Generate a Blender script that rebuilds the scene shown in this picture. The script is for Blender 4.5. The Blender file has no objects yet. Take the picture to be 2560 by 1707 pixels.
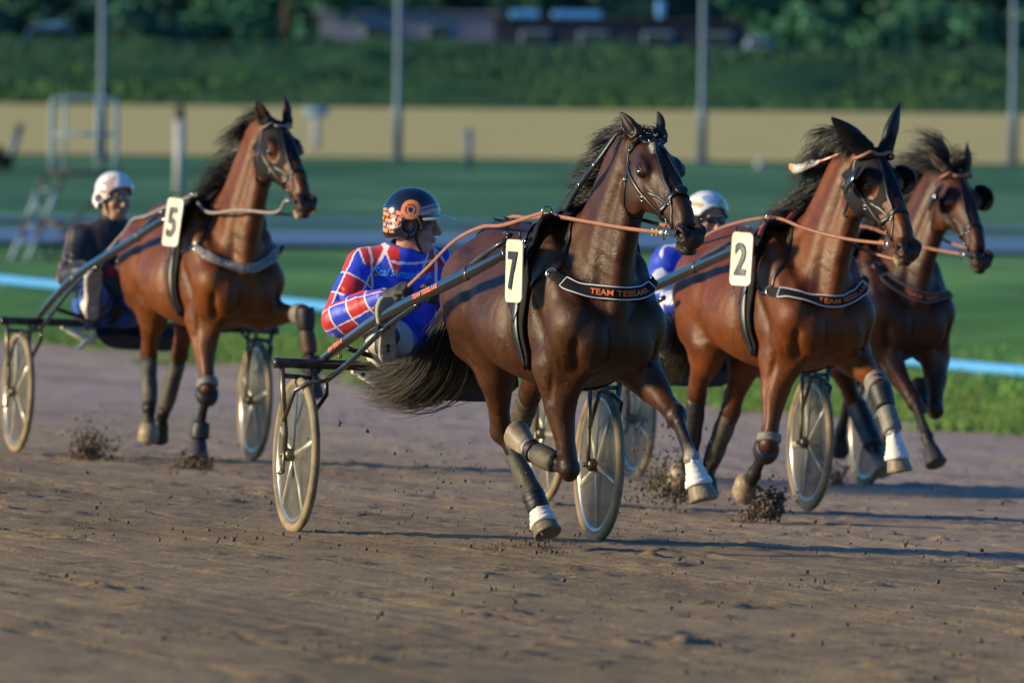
import bpy, math, random
import numpy as np
from math import sin, cos, radians, pi, sqrt, atan2, degrees
from mathutils import Vector, Matrix
SC = bpy.context.scene
COL = SC.collection
rng = np.random.default_rng(7)
random.seed(7)
A3 = lambda *v: np.array(v, dtype=np.float64)
def nrm(v):
    v = np.asarray(v, float); return v/(np.linalg.norm(v, axis=-1, keepdims=True)+1e-12)

# ------------------------------------------------------------------ camera, sky, sun
CAM_LOC = A3(0, -45.0, 2.2)
cam_d = bpy.data.cameras.new('camera'); cam = bpy.data.objects.new('camera', cam_d); COL.objects.link(cam)
SC.camera = cam
cam_d.sensor_width = 36.0; cam_d.lens = 25000/2560*36.0
cam_d.clip_start = 1.0; cam_d.clip_end = 3000.0
_pitch = math.atan((853.5-100)/25000.0); _roll = radians(0.6)
_f = A3(0, cos(_pitch), -sin(_pitch)); _r = A3(1, 0, 0); _u = np.cross(_r, _f)
_r2 = _r*cos(_roll)+_u*sin(_roll); _u2 = -_r*sin(_roll)+_u*cos(_roll)
cam.matrix_world = Matrix([[_r2[0], _u2[0], -_f[0], CAM_LOC[0]], [_r2[1], _u2[1], -_f[1], CAM_LOC[1]],
                           [_r2[2], _u2[2], -_f[2], CAM_LOC[2]], [0, 0, 0, 1]])
cam_d.dof.use_dof = True; cam_d.dof.focus_distance = 43.0; cam_d.dof.aperture_fstop = 5.2

SUN_EL = radians(14.0); SUN_DIR = nrm(A3(-cos(SUN_EL)*cos(radians(9)), -cos(SUN_EL)*sin(radians(9)), sin(SUN_EL)))  # towards the sun
w = bpy.data.worlds.new('World'); SC.world = w; w.use_nodes = True
nt = w.node_tree; bg = nt.nodes['Background']
sky = nt.nodes.new('ShaderNodeTexSky'); sky.sky_type = 'NISHITA'; sky.sun_disc = False
sky.sun_elevation = SUN_EL; sky.sun_rotation = atan2(SUN_DIR[0], SUN_DIR[1]); sky.ozone_density = 6.0; sky.air_density = 1.0; sky.dust_density = .5
tint = nt.nodes.new('ShaderNodeMix'); tint.data_type = 'RGBA'; tint.blend_type = 'MULTIPLY'; tint.inputs[0].default_value = 1.0
tint.inputs[7].default_value = (.56, 1.0, 1.22, 1); nt.links.new(sky.outputs[0], tint.inputs[6]); nt.links.new(tint.outputs[2], bg.inputs[0]); bg.inputs[1].default_value = 0.098
sd = bpy.data.lights.new('sun', 'SUN'); sd.energy = 4.0; sd.angle = radians(7.0); sd.color = (1.0, 0.79, 0.46)
so = bpy.data.objects.new('sun', sd); COL.objects.link(so)
so.rotation_euler = Vector(tuple(SUN_DIR)).to_track_quat('Z', 'Y').to_euler()
so.location = (-30, -10, 20)
SC.view_settings.view_transform = 'Standard'; SC.view_settings.look = 'None'
SC.view_settings.exposure = 0.78; SC.view_settings.gamma = 1.0

# ------------------------------------------------------------------ bookkeeping
def tag(o, label=None, cat=None, group=None, kind=None):
    if label: o['label'] = label
    if cat: o['category'] = cat
    if group: o['group'] = group
    if kind: o['kind'] = kind
    return o
def empty(name, loc, rz=0.0, rx=0.0):
    o = bpy.data.objects.new(name, None); COL.objects.link(o); o.location = loc
    o.rotation_euler = (rx, 0, rz); o.empty_display_size = 0.2
    return o
def mesh_obj(name, V, Fs, mat, parent=None, smooth=True, col=None, mats=None, fm=None, off=None, extra=None):
    """V: (n,3); Fs: list of faces or (m,k) array. off is taken away from V (parent's origin in the same frame)"""
    V = np.asarray(V, float)
    if off is not None: V = V-np.asarray(off)
    me = bpy.data.meshes.new(name)
    if isinstance(Fs, np.ndarray) and len(Fs):
        k = Fs.shape[1]; n = len(Fs)
        me.vertices.add(len(V)); me.vertices.foreach_set('co', V.ravel().astype(np.float32))
        me.loops.add(n*k); me.loops.foreach_set('vertex_index', Fs.ravel().astype(np.int32))
        me.polygons.add(n); me.polygons.foreach_set('loop_start', (np.arange(n)*k).astype(np.int32))
        me.polygons.foreach_set('loop_total', np.full(n, k, np.int32))
        me.update(calc_edges=True)
    else:
        me.from_pydata([tuple(v) for v in V], [], [tuple(int(i) for i in f) for f in Fs]); me.update()
    for m in (mats or [mat]): me.materials.append(m)
    if fm is not None: me.polygons.foreach_set('material_index', np.asarray(fm, np.int32))
    if smooth: me.polygons.foreach_set('use_smooth', np.ones(len(me.polygons), bool))
    if col is not None:
        c = np.ones((len(V), 4), np.float32); c[:, :col.shape[1]] = col
        at = me.color_attributes.new('col', 'FLOAT_COLOR', 'POINT'); at.data.foreach_set('color', c.ravel())
    if extra:
        for nm_, arr in extra.items():
            at = me.attributes.new(nm_, 'FLOAT', 'POINT'); at.data.foreach_set('value', np.asarray(arr, np.float32))
    me.validate(verbose=False)
    o = bpy.data.objects.new(name, me); COL.objects.link(o)
    if parent is not None: o.parent = parent
    return o

class MB:                      # collects pieces into ONE mesh
    def __init__(s): s.V = []; s.F = []; s.n = 0
    def add(s, V, Fs):
        V = np.asarray(V, float); s.V.append(V); s.F += [tuple(int(i)+s.n for i in f) for f in Fs]; s.n += len(V); return s
    def box(s, c, size, R=None, bev=0.0):
        c = np.asarray(c, float); h = np.asarray(size, float)/2
        if bev <= 0:
            v = np.array([[x, y, z] for x in (-1, 1) for y in (-1, 1) for z in (-1, 1)], float)*h
            f = [(0, 1, 3, 2), (4, 6, 7, 5), (0, 4, 5, 1), (2, 3, 7, 6), (0, 2, 6, 4), (1, 5, 7, 3)]
        else:
            b = min(bev, h.min()*0.95); v = []
            for sx in (-1, 1):
                for sy in (-1, 1):
                    for sz in (-1, 1):
                        v += [(sx*(h[0]), sy*(h[1]-b), sz*(h[2]-b)), (sx*(h[0]-b), sy*h[1], sz*(h[2]-b)), (sx*(h[0]-b), sy*(h[1]-b), sz*h[2])]
            v = np.array(v); f = hull_faces(v)
        if R is not None: v = v@np.asarray(R).T
        return s.add(v+c, f)
    def tube(s, pts, r, n=10, caps=True, rb=None, lat=None):
        V, F_ = sweep(pts, r, rb, lat, n, caps); return s.add(V, F_)
    def build_each(s, name, mat, parent=None, smooth=True, off=None, **k):
        i = 0; r = []
        for V in s.V:
            Fs = [tuple(q-i for q in f) for f in s.F if i <= f[0] < i+len(V)]; r.append(mesh_obj(name, V, Fs, mat, parent, smooth, off=off, **k)); i += len(V)
        return r
    def build(s, name, mat, parent=None, smooth=True, off=None, **k):
        return mesh_obj(name, np.vstack(s.V), s.F, mat, parent, smooth, off=off, **k)
def hull_faces(v):
    import bmesh
    bm = bmesh.new(); vs = [bm.verts.new(p) for p in v]; bm.verts.index_update()
    r = bmesh.ops.convex_hull(bm, input=vs); bm.verts.index_update()
    f = [tuple(x.index for x in fc.verts) for fc in bm.faces]; bm.free(); return f
def frames(pts, lat=None):
    pts = np.asarray(pts, float); n = len(pts)
    T = np.zeros_like(pts); T[1:-1] = pts[2:]-pts[:-2]; T[0] = pts[1]-pts[0]; T[-1] = pts[-1]-pts[-2]; T = nrm(T)
    L = np.zeros_like(pts)
    if lat is not None:
        lat = np.broadcast_to(np.asarray(lat, float), pts.shape)
        L = nrm(lat-T*np.sum(lat*T, 1, keepdims=True))
    else:
        a = A3(0, 0, 1) if abs(T[0][2]) < .9 else A3(1, 0, 0); L[0] = nrm(np.cross(T[0], a))
        for i in range(1, n): L[i] = nrm(L[i-1]-T[i]*(L[i-1]@T[i]))
    return T, L, np.cross(T, L)
def sweep(pts, ra, rb=None, lat=None, n=10, caps=True, power=2.0):
    """tube along pts: half-size ra along the lateral, rb along the third direction"""
    pts = np.asarray(pts, float); m = len(pts); T, L, U = frames(pts, lat)
    ra = np.broadcast_to(np.asarray(ra, float), (m,)); rb = ra if rb is None else np.broadcast_to(np.asarray(rb, float), (m,))
    th = np.arange(n)*2*pi/n; c, s_ = np.cos(th), np.sin(th)
    if power != 2.0: c = np.sign(c)*np.abs(c)**(2/power); s_ = np.sign(s_)*np.abs(s_)**(2/power)
    V = pts[:, None]+L[:, None]*(ra[:, None]*c)[..., None]+U[:, None]*(rb[:, None]*s_)[..., None]
    V = V.reshape(-1, 3); F_ = []
    for i in range(m-1):
        for j in range(n):
            a, b = i*n+j, i*n+(j+1) % n; F_.append((a, b, b+n, a+n))
    if caps: F_.append(tuple(range(n))[::-1]); F_.append(tuple(range((m-1)*n, m*n)))
    return V, F_
def crom(pts, k=6):
    """Catmull-Rom resample of rows (any columns)"""
    P = np.asarray(pts, float); P = np.vstack([2*P[0]-P[1], P, 2*P[-1]-P[-2]]); out = []
    for i in range(1, len(P)-2):
        for t in np.arange(k)/k:
            a, b, c, d = P[i-1], P[i], P[i+1], P[i+2]
            out.append(.5*(2*b+(c-a)*t+(2*a-5*b+4*c-d)*t*t+(3*b-a-3*c+d)*t**3))
    out.append(P[-2]); return np.array(out)
def ring(c, R, r, axis, n=48, m=10, rb=None):
    axis = nrm(axis); a = nrm(np.cross(axis, A3(0, 0, 1) if abs(axis[2]) < .9 else A3(1, 0, 0))); b = np.cross(axis, a)
    V = []; F_ = []; rb = r if rb is None else rb
    for i in range(n):
        t = 2*pi*i/n; d = a*cos(t)+b*sin(t)
        for j in range(m):
            q = 2*pi*j/m; V.append(c+d*(R+r*cos(q))+axis*rb*sin(q))
    for i in range(n):
        for j in range(m):
            F_.append((i*m+j, ((i+1) % n)*m+j, ((i+1) % n)*m+(j+1) % m, i*m+(j+1) % m))
    return np.array(V), F_

# ------------------------------------------------------------------ signed-distance sculpting
def noise3(P, f, seed=0):
    """cheap smooth noise, about -1..1"""
    r = np.random.default_rng(seed+11); o = np.zeros(len(P)); a = 1.0
    for k in range(3):
        for _ in range(3):
            d = r.normal(size=3); d = d/np.linalg.norm(d)*f*(1.9**k); o += a*np.sin(P@d+r.uniform(0, 6.28)+1.7*np.sin(P@np.roll(d, 1)*.63+r.uniform(0, 6.28)))
        a *= .5
    return o/4.0
class SDF:
    def __init__(s): s.pr = []
    def _add(s, fn, lo, hi, k, op, c, sg): s.pr.append((fn, np.asarray(lo), np.asarray(hi), k, op, c, sg)); return s
    def tube(s, pts, a, b=None, lat=(0, 1, 0), k=.03, op='+', c=None, sg=.02, res=0, e=2.0):
        pts = np.asarray(pts, float); a = np.broadcast_to(np.asarray(a, float), (len(pts),))
        b = a if b is None else np.broadcast_to(np.asarray(b, float), (len(pts),))
        Q = np.c_[pts, a, b]
        if res and len(pts) > 2: Q = crom(Q, res)
        p, a, b = Q[:, :3], np.maximum(Q[:, 3], .001), np.maximum(Q[:, 4], .001)
        round_ = np.allclose(a, b); lat = nrm(np.asarray(lat, float))
        def fn(X):
            best = np.full(len(X), 1e3)
            for i in range(len(p)-1):
                ab = p[i+1]-p[i]; L2 = ab@ab+1e-12; q = X-p[i]; t = np.clip((q@ab)/L2, 0, 1)
                d = q-t[:, None]*ab; A_ = a[i]+(a[i+1]-a[i])*t; B_ = b[i]+(b[i+1]-b[i])*t
                if round_: dd = np.sqrt((d*d).sum(1))-A_
                else:
                    T = ab/sqrt(L2); l = nrm(lat-T*(lat@T)); u = np.cross(T, l)
                    y = d@l; z = d@u; x = d@T
                    m_ = np.minimum(A_, B_)
                    f = (np.abs(y/A_)**e+np.abs(z/B_)**e+np.abs(x/m_)**e)**(1/e)+1e-9
                    g = np.sqrt((y/A_**2)**2+(z/B_**2)**2+(x/m_**2)**2)+1e-9
                    dd = np.where(f < .3, (f-1)*m_, f*(f-1)/g)
                best = np.minimum(best, dd)
            return best
        m = max(a.max(), b.max()); return s._add(fn, p.min(0)-m, p.max(0)+m, k, op, c, sg)
    def ell(s, c0, r, R=None, k=.03, op='+', c=None, sg=.02):
        c0 = np.asarray(c0, float); r = np.broadcast_to(np.asarray(r, float), (3,)); R = np.eye(3) if R is None else np.asarray(R)
        def fn(X):
            q = (X-c0)@R; f = np.sqrt(((q/r)**2).sum(1))+1e-9; g = np.sqrt(((q/r**2)**2).sum(1))+1e-9
            return np.where(f < .3, (f-1)*r.min(), f*(f-1)/g)
        m = r.max(); return s._add(fn, c0-m, c0+m, k, op, c, sg)
    def loft(s, O, R, st, k=.03, op='+', c=None, sg=.02, e=2.2, egg=0.0, res=8):
        """straight loft: rows (x, ztop, zbot, halfwidth[, yc]); R columns = frame axes"""
        st = np.asarray(st, float)
        if st.shape[1] == 4: st = np.c_[st, np.zeros(len(st))]
        Q = crom(st, res); xs = Q[:, 0]; O = np.asarray(O, float); R = np.asarray(R)
        def fn(X):
            q = (X-O)@R; x = np.clip(q[:, 0], xs[0], xs[-1])
            zt = np.interp(x, xs, Q[:, 1]); zb = np.interp(x, xs, Q[:, 2]); w_ = np.interp(x, xs, Q[:, 3]); yc = np.interp(x, xs, Q[:, 4])
            zc = (zt+zb)/2; hb = np.maximum((zt-zb)/2, 1e-3); z = q[:, 2]-zc
            w_ = np.maximum(w_*(1-egg*np.clip(z/hb, -1, 1)), 1e-3); y = q[:, 1]-yc
            f = (np.abs(y/w_)**e+np.abs(z/hb)**e)**(1/e)+1e-9
            g = np.sqrt((y/w_**2)**2+(z/hb**2)**2)+1e-9
            d = np.where(f < .3, (f-1)*np.minimum(w_, hb), f*(f-1)/g)
            dx = q[:, 0]-x
            return np.where(dx != 0, np.sqrt(np.maximum(d, 0)**2+dx**2)+np.minimum(d, 0)*0, d)
        m = max(np.abs(st[:, 1:4]).max(), .05); cs = np.array([O+R@A3(x, y, z) for x in (xs[0], xs[-1]) for y in (-m, m) for z in (st[:, 2].min(), st[:, 1].max())])
        return s._add(fn, cs.min(0)-.02, cs.max(0)+.02, k, op, c, sg)
    def gr(s, pts, amp, wd, c=None, sg=.02):
        """soft groove (amp > 0) or ridge (amp < 0) of width wd along pts"""
        p = crom(np.asarray(pts, float), 4) if len(pts) > 2 else np.asarray(pts, float)
        def fn(X):
            best = np.full(len(X), 9.)
            for i in range(len(p)-1):
                ab = p[i+1]-p[i]; q = X-p[i]; t = np.clip((q@ab)/(ab@ab+1e-12), 0, 1); best = np.minimum(best, ((q-t[:, None]*ab)**2).sum(1))
            return np.sqrt(best)
        s.pr.append((fn, p.min(0)-wd*2, p.max(0)+wd*2, (amp, wd), 'g', c, sg)); return s
    def eval(s, X, far=.25):
        X = np.asarray(X, float); d = np.full(len(X), far)
        for fn, lo, hi, k, op, c, sg in s.pr:
            m = (0 if op == 'g' else k)+.06; i = np.nonzero(np.all((X > lo-m) & (X < hi+m), 1))[0]
            if not len(i): continue
            v = fn(X[i]); o = d[i]
            if op == '+':
                h = np.clip(.5+.5*(o-v)/k, 0, 1); d[i] = o*(1-h)+v*h-k*h*(1-h)
            elif op == 'g': d[i] = o+k[0]*np.exp(-(v/k[1])**2)
            elif op == '-':
                h = np.clip(.5-.5*(o+v)/k, 0, 1); d[i] = o*(1-h)-v*h+k*h*(1-h)
        return d
    def grad(s, X, e=.003):
        g = np.stack([s.eval(X+e*np.eye(3)[i])-s.eval(X-e*np.eye(3)[i]) for i in range(3)], 1); return nrm(g)
    def snap(s, X, off=.004, it=4):
        X = np.array(X, float)
        for _ in range(it): X = X-s.grad(X)*(s.eval(X)-off)[:, None]
        return X
    def colour(s, X, base):
        W = np.zeros(len(X)); Cc = np.zeros((len(X), 3))
        for fn, lo, hi, k, op, c, sg in s.pr:
            if c is None: continue
            m = .08; i = np.nonzero(np.all((X > lo-m) & (X < hi+m), 1))[0]
            if not len(i): continue
            wt = np.exp(-np.clip(np.abs(fn(X[i])) if op == '-' else fn(X[i])+.0, -.02, None)/sg)*(6. if op == '-' else 1.)
            W[i] += wt; Cc[i] += wt[:, None]*np.asarray(c)
        wb = 1e-4; return (Cc+wb*np.asarray(base))/(W+wb)[:, None]
    def mesh(s, h, disp=None, pad=.03, iso=0.0):
        lo = np.min([p[1] for p in s.pr if p[4] == '+'], 0)-pad; hi = np.max([p[2] for p in s.pr if p[4] == '+'], 0)+pad
        Bk = 6; n = np.ceil((hi-lo)/(h*Bk)).astype(int)*Bk+1; nb = (n-1)//Bk
        ctr = np.stack(np.meshgrid(*[lo[i]+(np.arange(nb[i])+.5)*h*Bk for i in range(3)], indexing='ij'), -1).reshape(-1, 3)
        dc = s.eval(ctr)-iso; act = (np.abs(dc) < h*Bk*1.25+.02).reshape(nb)
        D = np.repeat(np.repeat(np.repeat(np.where(dc.reshape(nb) > 0, 1., -1.), Bk, 0), Bk, 1), Bk, 2).astype(np.float32)
        D = np.pad(D, ((0, 1),)*3, mode='edge')
        M = np.zeros(n, bool)
        for b in np.argwhere(act):
            M[b[0]*Bk:b[0]*Bk+Bk+1, b[1]*Bk:b[1]*Bk+Bk+1, b[2]*Bk:b[2]*Bk+Bk+1] = True
        idx = np.argwhere(M); X = lo+idx*h; v = np.empty(len(X))
        for i in range(0, len(X), 400000): v[i:i+400000] = s.eval(X[i:i+400000])-iso
        if disp is not None:
            near = np.abs(v) < .04; v[near] += disp(X[near])
        D[idx[:, 0], idx[:, 1], idx[:, 2]] = v
        return surface_nets(D, lo, h)
def surface_nets(D, lo, h):
    S = D < 0; n = np.array(D.shape)
    c = np.zeros(n-1, np.int8)
    for dx in (0, 1):
        for dy in (0, 1):
            for dz in (0, 1): c += S[dx:n[0]-1+dx, dy:n[1]-1+dy, dz:n[2]-1+dz]
    cells = np.argwhere((c > 0) & (c < 8)); vid = np.full(n-1, -1, np.int32); vid[tuple(cells.T)] = np.arange(len(cells))
    acc = np.zeros((len(cells), 3)); cnt = np.zeros(len(cells))
    cr = [(x, y, z) for x in (0, 1) for y in (0, 1) for z in (0, 1)]
    for a in cr:
        for ax in range(3):
            if a[ax]: continue
            b = list(a); b[ax] = 1; b = tuple(b)
            va = D[tuple((cells+a).T)]; vb = D[tuple((cells+b).T)]; m = (va < 0) != (vb < 0)
            t = np.where(m, va/np.where(m, va-vb, 1), 0)
            p = np.tile(np.array(a, float), (len(cells), 1)); p[:, ax] = t
            acc += p*m[:, None]; cnt += m
    V = lo+(cells+acc/cnt[:, None])*h; Fs = []
    for ax in range(3):
        u, v_ = (ax+1) % 3, (ax+2) % 3
        sl = [slice(None)]*3; sl2 = [slice(None)]*3; sl[ax] = slice(0, n[ax]-1); sl2[ax] = slice(1, n[ax])
        m = S[tuple(sl)] != S[tuple(sl2)]
        e = np.argwhere(m); e = e[(e[:, u] > 0) & (e[:, v_] > 0) & (e[:, u] < n[u]-1) & (e[:, v_] < n[v_]-1)]
        q = []
        for du, dv in ((-1, -1), (0, -1), (0, 0), (-1, 0)):
            k = e.copy(); k[:, u] += du; k[:, v_] += dv; q.append(vid[tuple(k.T)])
        q = np.stack(q, 1); flip = ~S[tuple(e.T)]; q[flip] = q[flip][:, ::-1]; Fs.append(q)
    Fs = np.vstack(Fs); return V, Fs[(Fs >= 0).all(1)]
def relax(V, Fs, it=2, lam=.5):
    n = len(V); E = np.vstack([Fs[:, [0, 1]], Fs[:, [1, 2]], Fs[:, [2, 3]], Fs[:, [3, 0]]]); dg = np.bincount(E.ravel(), minlength=n)[:, None]
    for k in range(it*2):
        S_ = np.stack([np.bincount(E[:, 0], V[E[:, 1], i], n)+np.bincount(E[:, 1], V[E[:, 0], i], n) for i in range(3)], 1)
        V = V+(lam if k % 2 == 0 else -lam*1.03)*(S_/np.maximum(dg, 1)-V)
    return V

# ------------------------------------------------------------------ materials
def new_mat(name):
    m = bpy.data.materials.new(name); m.use_nodes = True; n = m.node_tree.nodes; l = m.node_tree.links
    return m, n, l, n['Principled BSDF']
def add_noise(n, l, scale, detail=4, rough=.55, coord='Object', dist=0.0, vec=None, stretch=None):
    tc = n.new('ShaderNodeTexCoord'); t = n.new('ShaderNodeTexNoise'); t.inputs['Scale'].default_value = scale
    t.inputs['Detail'].default_value = detail; t.inputs['Roughness'].default_value = rough; t.inputs['Distortion'].default_value = dist
    src = tc.outputs[coord]
    if stretch is not None:
        mp = n.new('ShaderNodeMapping'); mp.inputs['Scale'].default_value = stretch[0]; mp.inputs['Rotation'].default_value = stretch[1]
        l.new(src, mp.inputs[0]); src = mp.outputs[0]
    l.new(src, t.inputs['Vector']); return t
def ramp(n, l, src, stops):
    r = n.new('ShaderNodeValToRGB'); e = r.color_ramp.elements
    while len(e) < len(stops): e.new(.5)
    for i, (p, c) in enumerate(stops):
        e[i].position = p; e[i].color = (c[0], c[1], c[2], 1) if hasattr(c, '__len__') else (c, c, c, 1)
    l.new(src, r.inputs[0]); return r
def bump(n, l, b, src, strength=.3, dist=.01, prev=None):
    bp = n.new('ShaderNodeBump'); bp.inputs['Strength'].default_value = strength; bp.inputs['Distance'].default_value = dist
    l.new(src, bp.inputs['Height'])
    if prev is not None: l.new(prev.outputs[0], bp.inputs['Normal'])
    l.new(bp.outputs[0], b.inputs['Normal']); return bp
def mix_mul(n, l, a, b_, fac=1.0, mode='MULTIPLY'):
    m = n.new('ShaderNodeMix'); m.data_type = 'RGBA'; m.blend_type = mode; m.inputs[0].default_value = fac
    for s_, i in ((a, 6), (b_, 7)):
        if hasattr(s_, 'links') or hasattr(s_, 'is_linked'): l.new(s_, m.inputs[i])
        else: m.inputs[i].default_value = (*s_, 1)
    return m.outputs[2]
def simple(name, c, rough=.5, metal=0.0, var=.25, scale=25., bmp=.15, bd=.004, bscale=120., dirt=None, spec=.5, coat=0.0, sheen=0.0, dirt_amt=.5):
    m, n, l, b = new_mat(name)
    t = add_noise(n, l, scale, 5); r = ramp(n, l, t.outputs[0], [(.3, 1-var), (.7, 1.0)])
    out = mix_mul(n, l, tuple(c), r.outputs[0])
    if dirt is not None:
        t2 = add_noise(n, l, scale*.35, 6, .65); r2 = ramp(n, l, t2.outputs[0], [(.62-dirt_amt*.4, 0.), (.72-dirt_amt*.2, dirt_amt)])
        mx = n.new('ShaderNodeMix'); mx.data_type = 'RGBA'; l.new(r2.outputs[0], mx.inputs[0]); l.new(out, mx.inputs[6]); mx.inputs[7].default_value = (*dirt, 1); out = mx.outputs[2]
    l.new(out, b.inputs['Base Color'])
    b.inputs['Roughness'].default_value = rough; b.inputs['Metallic'].default_value = metal; b.inputs['Specular IOR Level'].default_value = spec
    b.inputs['Coat Weight'].default_value = coat; b.inputs['Sheen Weight'].default_value = sheen
    if bmp > 0:
        t3 = add_noise(n, l, bscale, 3); bump(n, l, b, t3.outputs[0], bmp, bd)
    return m
def vcol_mat(name, rough=.45, var=.35, scale=6., bmp=.25, bscale=260., bd=.002, spec=.5, sheen=0., coat=0., rough2=None, stretch=None):
    m, n, l, b = new_mat(name); at = n.new('ShaderNodeAttribute'); at.attribute_name = 'col'
    t = add_noise(n, l, scale, 6, .6, dist=.4); r = ramp(n, l, t.outputs[0], [(.3, 1-var), (.68, 1.0)])
    l.new(mix_mul(n, l, at.outputs['Color'], r.outputs[0]), b.inputs['Base Color'])
    if rough2 is not None:
        rr = ramp(n, l, t.outputs[0], [(.35, rough), (.65, rough2)]); l.new(rr.outputs[0], b.inputs['Roughness'])
    else: b.inputs['Roughness'].default_value = rough
    b.inputs['Specular IOR Level'].default_value = spec; b.inputs['Sheen Weight'].default_value = sheen; b.inputs['Coat Weight'].default_value = coat
    t3 = add_noise(n, l, bscale, 3, stretch=stretch); p = bump(n, l, b, t3.outputs[0], bmp, bd)
    t4 = add_noise(n, l, 22., 4); bump(n, l, b, t4.outputs[0], .25, .008, p)
    return m
def coat_mat():
    m, n, l, b = new_mat('horse_coat'); at = n.new('ShaderNodeAttribute'); at.attribute_name = 'col'
    t = add_noise(n, l, 5., 7, .62, dist=.6); r = ramp(n, l, t.outputs[0], [(.30, .50), (.55, .95), (.72, 1.2)]); o1 = mix_mul(n, l, at.outputs['Color'], r.outputs[0])
    t2 = add_noise(n, l, 55., 5, .7); r2 = ramp(n, l, t2.outputs[0], [(.30, .72), (.62, 1.05)]); o2 = mix_mul(n, l, o1, r2.outputs[0])
    t5 = add_noise(n, l, 130., 3, .6); r5 = ramp(n, l, t5.outputs[0], [(.70, 0.), (.76, .55)]); t6 = add_noise(n, l, 4., 3); r6 = ramp(n, l, t6.outputs[0], [(.45, 0.), (.60, 1.)])
    mm = n.new('ShaderNodeMath'); mm.operation = 'MULTIPLY'; l.new(r5.outputs[0], mm.inputs[0]); l.new(r6.outputs[0], mm.inputs[1])
    mx = n.new('ShaderNodeMix'); mx.data_type = 'RGBA'; l.new(mm.outputs[0], mx.inputs[0]); l.new(o2, mx.inputs[6]); mx.inputs[7].default_value = (.17, .125, .075, 1); l.new(mx.outputs[2], b.inputs['Base Color'])   # specks of thrown sand
    rr = ramp(n, l, t.outputs[0], [(.35, .32), (.50, .44), (.68, .55)]); l.new(rr.outputs[0], b.inputs['Roughness']); b.inputs['Specular IOR Level'].default_value = .27
    t3 = add_noise(n, l, 150., 4, .7, stretch=((1, 1, .35), (0, 0, 0))); p = bump(n, l, b, t3.outputs[0], .55, .003)
    t4 = add_noise(n, l, 17., 5, .6, dist=.5); bump(n, l, b, t4.outputs[0], .35, .012, p); return m
M = {}
M['coat'] = coat_mat()
M['hair'] = simple('black_hair', (.012, .010, .010), .42, 0, .5, 8., .0, spec=.5)
M['hair_dusty'] = simple('dusty_hair', (.035, .025, .016), .5, 0, .5, 5., .0, dirt=(.16, .11, .055), dirt_amt=.8)
M['eye'] = simple('eye_glass', (.006, .004, .003), .04, 0, .1, 40., 0., coat=1.)
M['leather'] = simple('black_leather', (.010, .010, .012), .38, 0, .4, 30., .2, .002, 300., dirt=(.10, .075, .05), dirt_amt=.22)
M['neoprene'] = simple('black_neoprene', (.005, .005, .007), .75, 0, .4, 30., .3, .003, 400., spec=.25)
M['rein'] = simple('tan_rubber_rein', (.34, .145, .085), .5, 0, .3, 30., .3, .002, 250.)
M['rein_pale'] = simple('pale_rein', (.30, .26, .24), .5, 0, .3, 30., .3, .002, 250.)
M['steel'] = simple('steel', (.62, .60, .56), .22, 1.0, .2, 40., 0.)
M['white_edge'] = simple('white_piping', (.72, .72, .74), .5, 0, .1)
M['orange'] = simple('orange_lettering', (.85, .17, .03), .6, 0, .15)
M['plate'] = simple('cream_number_plate', (.80, .74, .56), .35, 0, .12, 12., .0, dirt=(.38, .30, .18), dirt_amt=.45, coat=.3)
M['numeral'] = simple('dark_numeral', (.018, .022, .035), .4, 0, .2)
M['boot'] = simple('dusty_leg_boot', (.045, .040, .030), .6, 0, .45, 25., .5, .006, 150., dirt=(.15, .12, .075), dirt_amt=.5)
M['boot_dark'] = simple('dark_leg_boot', (.014, .014, .018), .5, 0, .45, 25., .4, .005, 150., dirt=(.11, .085, .06), dirt_amt=.25)
M['boot_pale'] = simple('pale_knee_boot', (.22, .20, .17), .6, 0, .4, 25., .4, .005, 150.)
M['bell'] = simple('tan_bell_boot', (.34, .25, .14), .5, 0, .35, 20., .3, .004, 120., dirt=(.2, .15, .1), dirt_amt=.4)
M['tape'] = simple('white_hoof_tape', (.74, .72, .68), .6, 0, .2, 40., .5, .006, 90., dirt=(.35, .27, .17), dirt_amt=.35)
M['hoofm'] = simple('dusty_hoof', (.20, .16, .11), .55, 0, .4, 30., .4, .004, 120.)
M['fleece'] = simple('pale_fleece', (.62, .55, .42), .9, 0, .35, 60., .8, .01, 160.)
M['cream'] = simple('cream_leather', (.66, .56, .34), .5, 0, .3, 30., .3)
M['red'] = simple('red_pad_edge', (.5, .05, .03), .5)

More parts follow.
